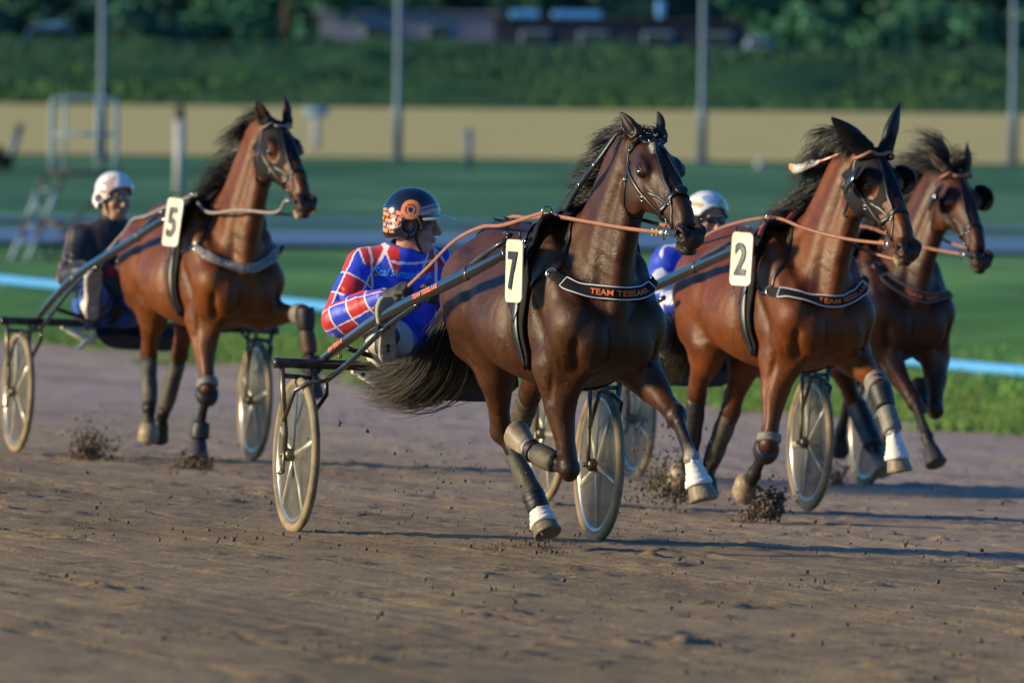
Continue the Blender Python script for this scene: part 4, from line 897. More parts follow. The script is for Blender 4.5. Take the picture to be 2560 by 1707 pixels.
def horse_4():
    root, S, hp, kw = make_horse(4, 'dark brown horse with open blinkers at the far right, half hidden behind another', .008)
    B, Hp, H, J = hp['B'], hp['Hp'], hp['H'], hp['J']; lat = hp['lat']
    bridle(S, hp, kw, blinkers=True, brow=M['rein'], brow_r=.008)
    near, mid, far = S.snap(np.array([B(2.27, -.18, 1.33), B(2.47, 0, 1.16), B(2.27, .20, 1.17)]), .004)
    collar(S, hp, kw, near, mid, far, wd=.058, tpos=(.36, .86), edge=M['rein_pale'])
    ter = saddle(S, hp, kw, near=near)
    bit = Hp(.470, -.072, -.092); bitl = Hp(.470, .072, -.092)
    MB().tube(clear(S, crom([bit, bit*.6+ter*.4+A3(0, 0, -.02), ter, A3(1.5, .0, 1.5), A3(.9, .0, 1.36), A3(.4, .0, 1.14)], 8), .014), .0085, 8).build('rein', M['rein'], **kw)
    MB().tube(clear(S, crom([bitl, bitl*.6+(ter+A3(0, .2, 0))*.4, ter+A3(0, .25, 0), A3(1.5, .2, 1.5), A3(.9, .1, 1.36), A3(.4, .1, 1.14)], 8), .014), .0085, 8).build('rein', M['rein'], **kw)
    hair_mane(S, hp, kw, 41, 1600, (.17, .28, .30, .28, .24, .14), -1, (-.8, -.35, .15), .7, .26, curl=.07)
    forelock(S, hp, kw, 42, 160, .14, (-.4, .5, .5))
    tail(S, hp, kw, 43, tail_path(hp, [(.72, .08, 1.15), (.62, .08, .95), (.42, .06, .80)]), 400, .06)
    k, f, h = J['RH'][1:]; mesh_obj('leg_boot', *cuff(k*.95+f*.05, f*.95+k*.05, .058, .052, lat), M['boot_dark'], **kw)
    V, F_ = ball(h, np.array((.055, .055, .06)), 18, 12); mesh_obj('bell_boot', V, F_, M['bell'], **kw)
    return root, S
M['boot_rust'] = simple('rust_brown_leg_boot', (.085, .035, .016), .55, 0, .4, 25., .4, .005, 150.)
M['orange_l'] = simple('orange_rein_end', (.60, .20, .05), .5, 0, .2)
M['cloth_v'] = vcol_mat('printed_cloth', .55, .10, 20., .1, 200., sheen=.1)

# ------------------------------------------------------------------ sulkies
M['frame'] = simple('black_sulky_frame', (.016, .016, .018), .30, .2, .4, 18., .15, .002, 200., dirt=(.14, .11, .075), dirt_amt=.45, coat=.4)
M['shaftm'] = simple('black_carbon_shaft', (.010, .010, .011), .16, .0, .3, 18., .05, .001, 200., dirt=(.08, .065, .045), dirt_amt=.15, coat=.8)
M['fork'] = simple('dusty_steel_fork', (.13, .115, .09), .35, .6, .4, 22., .15, .002, 200., dirt=(.20, .155, .09), dirt_amt=.6)
M['tyre'] = simple('sandy_tyre', (.085, .070, .048), .75, 0, .4, 14., .5, .004, 120., dirt=(.30, .225, .125), dirt_amt=.85)
M['rim'] = simple('silver_rim', (.52, .50, .46), .28, .75, .3, 16., .1, dirt=(.30, .23, .14), dirt_amt=.5)
M['spoke'] = simple('cream_spoke', (.52, .48, .37), .35, .3, .3, 20., .1)
def disc_mat():
    m, n, l, b = new_mat('smoky_wheel_cover'); t = add_noise(n, l, 9., 6, .65)
    r = ramp(n, l, t.outputs[0], [(.35, (.085, .085, .085)), (.7, (.17, .15, .12))]); l.new(r.outputs[0], b.inputs['Base Color'])
    a = ramp(n, l, t.outputs[0], [(.3, .52), (.75, .76)]); l.new(a.outputs[0], b.inputs['Alpha']); b.inputs['Roughness'].default_value = .22; return m
M['disc'] = disc_mat()
SROLL = radians(-1.95)
def disc_mesh(c, R0, R1, y, dish, n=48):
    V = []; F_ = []
    for j, (r_, d) in enumerate(((R0, dish), ((R0+R1)/2, dish*.6), (R1, 0))):
        for i in range(n): a = 2*pi*i/n; V.append((c[0]+r_*cos(a), c[1]+y+d, c[2]+r_*sin(a)))
    for j in range(2):
        for i in range(n): F_.append((j*n+i, j*n+(i+1) % n, (j+1)*n+(i+1) % n, (j+1)*n+i))
    return np.array(V), F_
def make_sulky(n, label, shaft, rod, board=True, bar_curve=0.0, group='racing sulkies behind the horses', text=True, phase=(.3, .9)):
    root = empty('racing_sulky', tuple(RIG[n]), RZ, SROLL); tag(root, label, 'sulky', group)
    for s, ph in ((-1, phase[0]), (1, phase[1])):
        c0 = A3(0, s*.71, .352)
        wh = mesh_obj('wheel', *ring(c0, .299, .018, A3(0, 1, 0), 72, 8, .012), M['rim'], root)
        mesh_obj('tyre', *ring(c0, .329, .022, A3(0, 1, 0), 96, 12, .020), M['tyre'], wh)
        g = MB()
        for y, d in ((.004, .012), (-.004, -.012)): g.add(*disc_mesh(c0, .03, .294, y, d))
        g.build('wheel_cover', M['disc'], wh)
        g = MB()
        for k in range(5):
            a = ph+k*2*pi/5; dr = A3(cos(a), 0, sin(a)); g.tube([c0+dr*.02, c0+dr*.15, c0+dr*.285], [.024, .018, .015], 8, True, [.020, .013, .010], np.cross(dr, A3(0, 1, 0)))
        g.build('spokes', M['spoke'], wh)
        g = MB(); g.tube([c0+A3(0, -.055, 0), c0+A3(0, -.045, 0), c0+A3(0, .045, 0), c0+A3(0, .055, 0)], [.018, .030, .030, .018], 16)
        g.tube([c0+A3(0, -.075, 0), c0+A3(0, .075, 0)], .012, 10); g.build('hub', M['fork'], wh)
        # fork and braces
        f = MB()
        f.tube([(0, s*.795, .755), (0, s*.782, .60), (0, s*.765, .45), c0+A3(0, s*.055, .0)], [.013, .014, .013, .012], 8, True, [.020, .018, .016, .014], (0, 1, 0))
        f.tube([(0, s*.652, .755), (0, s*.655, .55), (0, s*.658, .45), c0-A3(0, s*.052, .0)], [.010, .011, .010, .010], 8, True, [.014]*4, (0, 1, 0))
        f.box(c0+A3(0, s*.060, -.03), (.035, .014, .09), None, .004); f.tube([c0+A3(.02, s*.062, -.075), c0+A3(-.01, s*.075, -.085)], .009, 8)
        f.build('fork', M['fork'], root)
        b = MB()
        b.tube([(0, s*.79, .705), (0, s*.655, .700)], .011, 8); b.tube([(0, s*.60, .752), (0, s*.655, .700)], .009, 8)
        q = [A3(*p)*A3(1, s*-1, 1) for p in rod]
        b.tube([q[0], q[0]+A3(-.04, s*.07, -.012), q[0]+A3(-.07, s*.125, -.05), (0.015, s*.778, .505)], .010, 8)
        b.tube([q[0], q[0]+A3(-.02, -s*.01, -.06), (0.015, s*.655, .52)], .010, 8)
        b.build('fork_brace', M['frame'], root)
        sh = crom([A3(*p)*A3(1, -s, 1) for p in shaft if s < 0 or p[0] < 1.7], 6); m = len(sh)
        if s > 0: sh[:, 1] *= np.interp(sh[:, 0], [0, .8, 2.], [1, .93, .86])
        tt = np.linspace(0, 1, m)
        so_ = mesh_obj('shaft', *sweep(sh, np.interp(tt, [0, .1, .75, 1], [.014, .016, .015, .013]), np.interp(tt, [0, .08, .5, .85, 1], [.019, .026, .029, .023, .016]), (0, 1, 0), 14), M['shaftm'], root)
        mesh_obj('lower_rod', *sweep(crom(q, 5), .011, .014, (0, 1, 0), 10), M['shaftm'], so_)
        g = MB()
        for u in (.30, .52, .74): i = int(u*m); g.tube([sh[i], sh[i]+nrm(sh[i+1]-sh[i])*.03], .018, 12, True, .032, (0, 1, 0))
        i = int(.80*m)
        if s < 0: g.tube([sh[i]+A3(0, s*.005, .05), sh[i-5]+A3(0, s*.005, .045), sh[i-9]+A3(0, s*.005, .028)], .012, 8); g.tube([sh[i]+A3(0, 0, .03), sh[i]+A3(0, 0, .085)], .010, 8); g.box(sh[i]+A3(0, 0, .075), (.07, .03, .022), None, .006)
        g.add(*ring(sh[4]+A3(0, 0, -.045), .014, .004, A3(0, 1, 0), 14, 6)); g.build_each('shaft_clamp', M['frame'], so_)
        if s < 0 and text:
            D = np.gradient(sh, axis=0); T = nrm(D); N = np.tile(A3(0, -1., 0), (m, 1)); N = nrm(N-T*np.sum(N*T, 1, keepdims=True)); Dd = np.cross(N, T)
            for u0, u1 in ((.06, .16), (.56, .68)):
                Vt, Ft = text_on('TEAM TESSELAAR', (sh, Dd, N, T), u0, u1, .022, .0175, bold=.03, vshift=.006); mesh_obj('lettering', Vt, Ft, M['orange'], so_, smooth=False)
        MB().tube([(.80, s*.575, .985), (.86, s*.60, .93), (.93, s*.57, .96)], .010, 8).build('stirrup', M['frame'], root)
    ys = np.linspace(-.825, .825, 23); P = np.stack([.0*ys, ys, .762-bar_curve*np.cos(ys/.825*pi/2)*0], 1)
    g = MB(); g.tube(P, .021, 14, True, .023, (1, 0, 0))
    for s in (-1, 1): g.tube([(0, s*.80, .762), (0, s*.832, .762)], .025, 12)
    g.build('crossbar', M['frame'], root)
    g = MB()
    for s in (-1, 1): g.tube([(.34, s*.585, .845), (.14, s*.38, .80), (0, s*.24, .775)], .012, 8)
    g.build('seat_stay', M['frame'], root)
    # seat and what hangs under it
    se = SDF(); se.ell((-.08, -.10, .835), (.17, .19, .045), k=.02).ell((-.08, -.10, .875), (.15, .165, .05), k=.02, op='-'); se.tube([(-.21, -.24, .87), (-.24, -.10, .93), (-.21, .04, .87)], .02, k=.03)
    V, Fq = se.mesh(.010); mesh_obj('seat', relax(V, Fq), Fq, M['leather_gloss'], root)
    g = MB(); yy = np.linspace(-.27, .30, 12)
    V = []; F_ = []
    for i, y in enumerate(yy):
        e = 1-((y-.015)/.30)**6; V += [(.03, y, .745), (.055, y, .70), (.05, y, .745-.125*max(e, .4)), (.035, y, .745-.125*max(e, .4)), (.02, y, .70)]
    for i in range(len(yy)-1):
        for j in range(5): F_.append((i*5+j, i*5+(j+1) % 5, (i+1)*5+(j+1) % 5, (i+1)*5+j))
    F_.append((0, 1, 2, 3, 4)); F_.append(tuple(range((len(yy)-1)*5, len(yy)*5))[::-1]); mesh_obj('mud_board', np.array(V), F_, M['leather'], root, smooth=False)
    g = MB(); g.tube([(-.02, -.46, .735), (-.02, -.40, .728), (-.03, -.30, .722)], .03, 12, True, .012, (1, 0, 0)); g.box((.03, -.315, .665), (.04, .028, .14), Rx(-.75), .006)
    g.tube([(.0, -.43, .73), (.02, -.34, .68), (.03, -.26, .66)], .012, 8, True, .022, (1, 0, 0)); g.build('seat_bracket', M['plate'], root)
    return root
def Rx(a): return np.array([[1, 0, 0], [0, cos(a), -sin(a)], [0, sin(a), cos(a)]])

# ------------------------------------------------------------------ drivers
def skin_mat():
    m, n, l, b = new_mat('skin'); at = n.new('ShaderNodeAttribute'); at.attribute_name = 'col'; t = add_noise(n, l, 30., 5)
    r = ramp(n, l, t.outputs[0], [(.3, .86), (.7, 1.0)]); l.new(mix_mul(n, l, at.outputs['Color'], r.outputs[0]), b.inputs['Base Color']); b.inputs['Roughness'].default_value = .5
    b.inputs['Subsurface Weight'].default_value = .08; b.inputs['Subsurface Radius'].default_value = (.01, .004, .002); t3 = add_noise(n, l, 300., 2); bump(n, l, b, t3.outputs[0], .15, .001); return m
M['skin'] = skin_mat()
M['glass_dark'] = simple('dark_glasses', (.01, .012, .016), .06, 0, .1, 30., 0, coat=1.)
M['glass_mirror'] = simple('mirror_glasses', (.42, .38, .22), .08, .9, .2, 30., 0, coat=1.)
M['glove'] = simple('grey_glove', (.050, .047, .040), .7, 0, .4, 40., .4, .004, 200.)
M['sole'] = simple('grey_boot_sole', (.36, .33, .26), .75, 0, .35, 40., .4, .004, 150.)
M['shoe_white'] = simple('white_shoe', (.66, .60, .52), .45, 0, .3, 30., .2)
M['helm'] = vcol_mat('painted_helmet', .12, .06, 12., .0, 100., spec=.6, coat=.9)
M['jacket'] = vcol_mat('driver_jacket', .48, .22, 14., .25, 60., .004, .4, .15)
M['trouser'] = vcol_mat('driver_trousers', .55, .2, 14., .25, 60., .004, .35, .1)
def hand_prims(S, w_, d, n_, side, tag_c, infl=0.0):
    """a closed hand at wrist w_, knuckles along d, palm normal n_; fingers curl round a rein"""
    d = nrm(d); n_ = nrm(n_-d*(n_@d)); l = np.cross(n_, d)*side
    S.tube([w_, w_+d*.045, w_+d*.085], np.array([.026, .036, .040])+infl, np.array([.020, .018, .017])+infl, l, k=.012, c=tag_c)
    for i in range(4):
        o = (i-1.5)*.0195; L = (.040, .046, .043, .034)[i]
        a = w_+d*.088+l*o; b = a+d*L*.75+n_*.012; c_ = b+n_*.030-d*.006; e = c_+n_*.004-d*.024
        S.tube([a, b, c_, e], np.array([.0105, .0098, .0092, .0080])+infl, k=.006, c=tag_c)
    a = w_+d*.035-l*.030; b = w_+d*.075-l*.042+n_*.022; c_ = b+d*.022+n_*.018+l*.018
    S.tube([a, b, c_], np.array([.014, .0115, .0098])+infl, k=.008, c=tag_c)
def make_driver(n, label, jt, style):
    J = {k: np.array(v, float) for k, v in jt.items() if k not in ('hyaw', 'hpit', 'hroll')}
    base = A3(J['pel'][0], J['pel'][1], J['pel'][2]-.06); root = empty('person', tuple(l2w(n, base)), RZ); tag(root, label, 'person', 'drivers seated on the sulkies'); kw = dict(parent=root, off=base)
    H = head_frame(jt['hyaw'], jt['hpit'], jt.get('hroll', 0)); hc = J['head']
    def Q(x, y, z): return hc+H@A3(x, y, z)
    sk = style['skin']; Sb = SDF(); lat = nrm(J['shL']-J['shR'])
    # body
    pel, ch, nk = J['pel'], J['chest'], J['neck']
    Sb.tube([pel, pel*.5+ch*.5, ch, nk*.7+ch*.3], [.15, .135, .155, .10], [.11, .10, .115, .075], lat, k=.04, c=sk, res=3)
    Sb.tube([nk-A3(0, 0, .03), Q(-.02, 0, -.07)], [.060, .056], k=.03, c=sk)
    for s, a in ((-1, 'R'), (1, 'L')):
        Sb.tube([ch*.4+nk*.6+lat*s*.06, J['sh'+a]], [.07, .062], k=.04, c=sk); Sb.tube([J['sh'+a], J['el'+a], J['wr'+a]], [.056, .044, .027], k=.02, c=sk, res=4)
        hd = J['ha'+a]-J['wr'+a]; hand_prims(Sb, J['wr'+a], hd, A3(.25, -s*.8, -.5), s, sk)
        Sb.tube([pel+lat*s*.08, J['kn'+a], J['an'+a]], [.095, .062, .040], k=.03, c=sk, res=4); Sb.tube([J['an'+a], J['an'+a]*.6+J['to'+a]*.4-A3(.02, 0, 0)], [.036, .026], k=.02, c=sk)
    # head
    Sb.ell(Q(-.012, 0, .035), (.098, .076, .092), H, k=.02, c=sk); Sb.ell(Q(.028, 0, -.035), (.062, .060, .075), H, k=.02, c=sk)
    Sb.ell(Q(.052, 0, -.095), (.032, .036, .026), H, k=.025, c=sk); Sb.tube([Q(-.02, -.052, -.06), Q(.045, -.028, -.100)], .018, k=.025, c=sk); Sb.tube([Q(-.02, .052, -.06), Q(.045, .028, -.100)], .018, k=.025, c=sk)
    Sb.tube([Q(.088, 0, .018), Q(.104, 0, -.010), Q(.113, 0, -.028)], [.009, .011, .014], k=.010, c=sk); Sb.ell(Q(.098, 0, -.033), (.012, .018, .008), H, k=.008, c=sk)
    Sb.tube([Q(.086, -.040, .030), Q(.094, 0, .034), Q(.086, .040, .030)], .010, k=.015, c=sk)
    for s in (-1, 1):
        Sb.ell(Q(.088, s*.033, .006), (.014, .018, .012), H, k=.010, op='-', c=sk*.6); Sb.ell(Q(.078, s*.033, .006), .013, k=.004, c=(.5, .48, .45), sg=.004); Sb.ell(Q(.090, s*.033, .006), .0055, k=.002, c=(.03, .02, .02), sg=.003)
        Sb.ell(Q(.062, s*.046, -.030), (.022, .018, .018), H, k=.02, c=sk); Sb.ell(Q(-.005, s*.078, .0), (.018, .008, .030), H@Rz(s*.3), k=.008, c=sk); Sb.ell(Q(.0, s*.084, .0), (.009, .006, .016), H, k=.004, op='-', c=sk*.5)
    Sb.tube([Q(.090, -.022, -.058), Q(.098, 0, -.056), Q(.090, .022, -.058)], .0052, k=.006, c=sk*np.array((.8, .6, .6)), sg=.005); Sb.tube([Q(.088, -.020, -.068), Q(.096, 0, -.070), Q(.088, .020, -.068)], .0056, k=.006, c=sk*np.array((.8, .6, .6)), sg=.005)
    Sb.gr([Q(.094, -.025, -.063), Q(.104, 0, -.063), Q(.094, .025, -.063)], .003, .003, c=sk*.3, sg=.003)
    V, Fq = Sb.mesh(.006); mesh_obj('body', V, Fq, M['skin'], root, col=Sb.colour(V, sk), off=base)
    # jacket
    Sj = SDF(); T0 = .018
    Sj.tube([pel+A3(0, 0, .02), pel*.55+ch*.45, ch, nk*.75+ch*.25], [.18, .17, .185, .125], [.145, .135, .145, .10], lat, k=.04, res=3, e=2.2)
    Sj.tube([nk*.8+ch*.2, nk+(Q(-.02, 0, -.09)-nk)*.55], [.080, .073], k=.03); 
    for s, a in ((-1, 'R'), (1, 'L')):
        Sj.tube([ch*.35+nk*.65+lat*s*.07, J['sh'+a]], [.085, .080], k=.05); Sj.tube([J['sh'+a], J['sh'+a]*.5+J['el'+a]*.5, J['el'+a], J['el'+a]*.45+J['wr'+a]*.55, J['wr'+a]*.93+J['el'+a]*.07], [.090, .089, .084, .074, .046], k=.03)
        # creases at the elbow and armpit
        e = J['el'+a]; u = nrm(J['sh'+a]-e); v = nrm(J['wr'+a]-e); b = nrm(u+v)
        for t in (-.05, -.015, .02, .055): Sj.gr([e+b*.06+u*max(t, 0)+v*max(-t, 0)-np.cross(u, v)*.07, e+b*.075+u*max(t, 0)+v*max(-t, 0), e+b*.06+u*max(t, 0)+v*max(-t, 0)+np.cross(u, v)*.07], .010, .013)
        for t in (.10, .17, .24): Sj.gr([J['sh'+a]-u*t+np.cross(u, v)*.08, J['sh'+a]-u*(t+.03)-b*.03+lat*s*.06, J['sh'+a]-u*(t+.05)-np.cross(u, v)*.08], .006, .014)
    r = np.random.default_rng(n*3)
    for k in range(16):
        p = ch*.5+pel*.5+A3(r.uniform(-.02, .02), 0, r.uniform(-.2, .2))+lat*r.uniform(-.14, .14)+A3(.15, 0, 0); d = A3(0, r.normal(0, .4), r.normal(0, .5)+.2); d = nrm(d)*r.uniform(.05, .10)
        Sj.gr([p-d, p+A3(0, 0, -.01), p+d], r.choice([.009, -.006]), .016)
    Sj.ell(Q(-.01, 0, -.035), (.10, .085, .085), H, k=.01, op='-')
    dj = lambda X: .0055*noise3(X, 24., n)+.002*noise3(X, 60., n+1)
    V, Fq = Sj.mesh(.0045 if n == 7 else .006, disp=dj); cj = style['jacket'](V, J, lat, Q); jk = mesh_obj('jacket', V, Fq, M['jacket'], root, col=cj, off=base)
    if style.get('text'):
        txt, a0, b0, hgt, c_ = style['text']; a0, b0 = np.array(a0, float), np.array(b0, float)
        P = np.array([a0+(b0-a0)*t for t in np.linspace(0, 1, 24)]); P = Sj.snap(P, .001, 6); N = Sj.grad(P, .02); T = nrm(np.gradient(P, axis=0)); N = nrm(N-T*np.sum(N*T, 1, keepdims=True)); D = np.cross(N, T)
        Vt, Ft = text_on(txt, (P, D, N, T), 0, 1, hgt, .0, bold=.012, shear=.35); Vt = Sj.snap(Vt, .006, 3)
        mesh_obj('lettering', Vt, Ft, M['cyan'], jk, smooth=False, off=base)
    # trousers, boots, gloves
    St = SDF(); St.tube([pel-lat*.09, pel+lat*.09], [.135, .135], k=.04)
    for s, a in ((-1, 'R'), (1, 'L')):
        h_ = pel+lat*s*.09; St.tube([h_, h_*.5+J['kn'+a]*.5, J['kn'+a], J['kn'+a]*.5+J['an'+a]*.5, J['an'+a]*.85+J['kn'+a]*.15], [.118, .100, .082, .074, .056], k=.03, res=3)
        for t in (.2, .5, .8, .93): p = h_*(1-t)+J['kn'+a]*t; St.gr([p+A3(0, -.09, .05), p+A3(0, -.02, .09), p+A3(.03, .08, .05)], .006, .014)
    V, Fq = St.mesh(.008, disp=lambda X: .004*noise3(X, 22., n+9)); mesh_obj('trousers', V, Fq, M['trouser'], root, col=style['trousers'](V, J), off=base)
    for s, a in ((-1, 'R'), (1, 'L')):
        an, to, he = J['an'+a], J['to'+a], J['he'+a]; up = nrm(to-he); sl = nrm(A3(1, s*-.05, -.12)-up*(A3(1, s*-.05, -.12)@up)); lt = np.cross(up, sl)
        Sf = SDF(); L = np.linalg.norm(to-he)
        Sf.tube([he+up*.045, he*.5+to*.5, to-up*.045], [.040, .042, .048], [.036, .034, .026], lt, k=.02); Sf.tube([he+up*.06-sl*.0, an*.5+he*.5+up*.03, an], [.040, .046, .050], k=.03)
        V, Fq = Sf.mesh(.007); bt = mesh_obj('boot', relax(V, Fq), Fq, style['boot'], **kw)
        g = MB(); Vs = []; prof = [(0, .026), (.06, .036), (.2, .040), (.42, .034), (.62, .044), (.82, .047), (.95, .034), (1, .018)]; pr = crom(prof, 4)
        rim_ = [(t, w_) for t, w_ in pr]+[(t, -w_) for t, w_ in pr[::-1]]; m = len(rim_)
        for dp, sc in ((.014, 1.), (.040, 1.), (.043, .9)):
            for t, w_ in rim_: Vs.append(he+up*(L*(.5+(t-.5)*(1 if sc == 1 else .96)))+lt*w_*sc+sl*dp)
        F_ = [(i*m+j, i*m+(j+1) % m, (i+1)*m+(j+1) % m, (i+1)*m+j) for i in range(2) for j in range(m)]+[tuple(range(2*m, 3*m))]; g.add(Vs, F_)
        for t in (.1, .2, .64, .73, .82):
            for q in (-1, 1): g.box(he+up*L*t+lt*q*.017+sl*.0435, (.006, .022, .016), np.stack([sl, lt, up], 1))
        g.build('sole', M['sole'], bt, smooth=False, off=base)
        Sg = SDF(); hd = J['ha'+a]-J['wr'+a]; hand_prims(Sg, J['wr'+a], hd, A3(.25, -s*.8, -.5), s, (0, 0, 0), .0032); Sg.tube([J['wr'+a]-nrm(hd)*.04, J['wr'+a]+nrm(hd)*.01], [.037, .034], k=.01)
        V, Fq = Sg.mesh(.005); mesh_obj('glove', V, Fq, M['glove'], **kw)
    # helmet
    Sh = SDF(); hz = .125 if style.get('visor') else .110; Sh.ell(Q(-.015, 0, .045), (.132, .108, hz), H, k=.01); Sh.tube([Q(-.05, -.07, -.02), Q(-.02, -.078, -.045)], [.045, .035], k=.03); Sh.tube([Q(-.05, .07, -.02), Q(-.02, .078, -.045)], [.045, .035], k=.03)
    Sh.tube([Q(-.09, -.04, -.03), Q(-.09, .04, -.03)], .045, k=.03)
    Sh.ell(Q(-.012, 0, .030), (.112, .089, hz-.023), H, k=.004, op='-'); Sh.tube([Q(.11, 0, -.06), Q(.075, 0, -.045)], [.10, .085], [.085, .085], H[:, 1], k=.008, op='-'); zo = 0 if style.get('visor') else .042
    Sh.ell(Q(.13, 0, -.045+zo), (.10, .12, .085), H, k=.008, op='-'); Sh.tube([Q(-.02, 0, -.13), Q(-.02, 0, -.20)], .12, k=.01, op='-')
    Sh.ell(Q(-.01, -.11, -.005), (.030, .045, .026), H, k=.006, op='-'); Sh.ell(Q(-.01, .11, -.005), (.030, .045, .026), H, k=.006, op='-')
    V, Fq = Sh.mesh(.0048); V = relax(V, Fq, 1); ch_ = style['helmet']((V-hc)@H, V); hl = mesh_obj('helmet', V, Fq, M['helm'], root, col=ch_, off=base)
    if style.get('visor'):
        g = []; F_ = []; m = 15
        for j, (rr, z) in enumerate(((.0, .0), (.040, -.004), (.074, -.015))):
            for i in range(m):
                a = radians(-62+124*i/(m-1)); x = -.015+(.126+rr*max(cos(a*1.25), 0)**.6)*cos(a); y = (.106+rr*.3)*sin(a); g.append(Q(x, y, .052-.03*(1-cos(a))+z*(max(cos(a), 0))))
        V = np.array(g); V2 = np.vstack([V, V-H[:, 2]*.004]); k = len(V)
        for j in range(2):
            for i in range(m-1): a = j*m+i; F_ += [(a, a+1, a+1+m, a+m), (k+a, k+a+m, k+a+1+m, k+a+1)]
        for i in range(m-1): F_.append((2*m+i, 2*m+i+1, k+2*m+i+1, k+2*m+i))
        mesh_obj('visor', V2, F_, style['visor'], hl, off=base)
    g = MB()
    for s in (-1, 1): g.tube(crom([Q(.02, s*.082, -.03), Q(.025, s*.072, -.075), Q(.045, s*.035, -.118), Q(.05, 0, -.124)], 4), .008, 6, True, .003, H[:, 0])
    g.build('chin_strap', style['strap'], hl, off=base)
    if style.get('glasses'):
        g = MB()
        for s in (-1, 1):
            V, F_ = ball(Q(.094, s*.032, .010), (.010, .029, .019), 18, 12, H@Rz(s*.38)); g.add(V, F_)
        g.tube(crom([Q(.0, -.082, .014), Q(.07, -.072, .014), Q(.098, -.04, .018), Q(.103, 0, .018), Q(.098, .04, .018), Q(.07, .072, .014), Q(.0, .082, .014)], 4), .004, 6); g.build('sunglasses', style['glasses'], **kw)
    return root
M['cyan'] = simple('light_blue_lettering', (.05, .42, .85), .5, 0, .1)
def jk7(V, J, lat, Q):
    blue, red, wh = np.array((.012, .05, .62)), np.array((.55, .018, .025)), np.array((.75, .66, .75)); c = np.tile(blue, (len(V), 1)); nk, ch, pel = J['neck'], J['chest'], J['pel']
    for s, a in ((-1, 'R'), (1, 'L')):
        sh, el, wr = J['sh'+a], J['el'+a], J['wr'+a]
        def seg(p, q): d = q-p; L = d@d; t = np.clip((V-p)@d/L, 0, 1); return np.linalg.norm(V-(p+t[:, None]*d), axis=1), t*sqrt(L)
        d1, t1 = seg(sh, el); d2, t2 = seg(el, wr); L1 = np.linalg.norm(el-sh); up = d1 < d2; t = np.where(up, t1, L1+t2); dist = np.minimum(d1, d2)
        inn = (V-ch)@lat*s; arm = (dist < .095) & (inn > .145) | ((V-nk)@lat*s > .055) & (V[:, 2] > nk[2]-.10)
        ax = np.where(up[:, None], nrm(el-sh), nrm(wr-el)); p0 = np.where(up[:, None], sh, el); q = V-p0; q = q-ax*np.sum(q*ax, 1, keepdims=True)
        e1 = nrm(np.cross(ax, A3(1, .1, 0))); e2 = np.cross(ax, e1); ang = np.arctan2(np.sum(q*e2, 1), np.sum(q*e1, 1)); g = (t+.02+.02*np.sin(ang))/.108; h = ang/(2*pi)*5+.3
        g = np.where((t < .03), -((V-sh)@nrm(nk-sh))/.108, g)
        chk = (np.floor(g)+np.floor(h)).astype(int) % 2; e = np.minimum(np.minimum(g % 1, 1-g % 1)*.108, np.minimum(h % 1, 1-h % 1)*.10)
        cc = np.where((chk == 0)[:, None], red, blue); cc = np.where((e < .0042)[:, None], wh, cc); c[arm] = cc[arm]
    q = (V-ch)@lat; line = (np.abs(np.abs(q)-.148) < .006) & (V[:, 2] > pel[2]); c[line & (V[:, 0] > ch[0])] = wh
    col = (np.linalg.norm(V-nk-A3(0, 0, .05), axis=1) < .10) & (V[:, 2] > nk[2]+.005); c[col] = blue*.55+.03; c[(np.abs(V[:, 2]-nk[2]+.0+(V[:, 0]-nk[0])*.5) < .006) & (np.linalg.norm(V-nk, axis=1) < .13)] = wh
    return c
def jk5(V, J, lat, Q):
    c = np.tile(np.array((.006, .006, .012)), (len(V), 1)); sh, el = J['shR'], J['elR']
    d = nrm(el-sh); q = V-sh; q = q-d*(q@d)[:, None]; e1 = nrm(np.cross(d, A3(1, 0, 0))); a = np.arctan2(q@e1, q@np.cross(d, e1)); t = (V-sh)@d
    pipe = (t > -.05) & (t < .3) & (np.abs(a-1.45) < .10) & (np.linalg.norm(q, axis=1) < .10); c[pipe] = (.45, .16, .08)
    z = J['chest'][2]; w_ = np.abs(V[:, 2]-z+.06) < .035; b = (V[:, 0] > J['chest'][0]+.05) & ((V-J['chest'])@lat > -.09); c[w_ & b] = (.35, .02, .03); c[(np.abs(V[:, 2]-z+.15) < .05) & b] = (.01, .09, .06); return c
def jk2(V, J, lat, Q):
    c = np.tile(np.array((.015, .05, .55)), (len(V), 1)); nz = noise3(V, 18., 5); s = (V-J['chest'])@lat; c[((np.abs(s) > .10)) & (nz > .12)] = (.62, .64, .72); c[(np.abs(s) > .13) & (nz > .75)] = (.55, .25, .45)
    c[np.linalg.norm(V-J['neck']-A3(0.02, 0, .03), axis=1) < .105] = (.75, .73, .74); return c
def hm7(q, V):
    x, y, z = q.T; c = np.tile(np.array((.010, .012, .022)), (len(q), 1)); og = np.array((.95, .27, .05))
    r = np.hypot(x+.005, z-.072); c[(r < .044) & (r > .026) & (np.abs(y) > .03)] = og; c[(r < .020) & (r > .012) & (np.abs(y) > .03)] = og*.8; c[(np.abs(z-.045-(x+.01)*.3) < .010) & (x > .03) & (np.abs(y) > .02)] = og*.55
    back = (x < -.045) & (z < .072) & (z > -.035); g = (z*1.0+x*.25)/.024; h = (x-z*.3)/.040; m = back & (g % 1 > .30) & ((h+np.floor(g)*.5) % 1 > .22); c[m] = og
    for z0 in (.052, .078): m = (x > .035) & (np.abs(z-z0-(x-.035)*.35) < .005) & (np.abs(y) > .02); c[m] = (.55, .22, .22)
    c[(np.abs(np.hypot(x+.01, z+.0)-.052) < .0035) & (z > -.03) & (np.abs(y) > .04)] = (.6, .3, .08); c[(z < -.012) & (x > -.075)] = (.012, .012, .014); return c
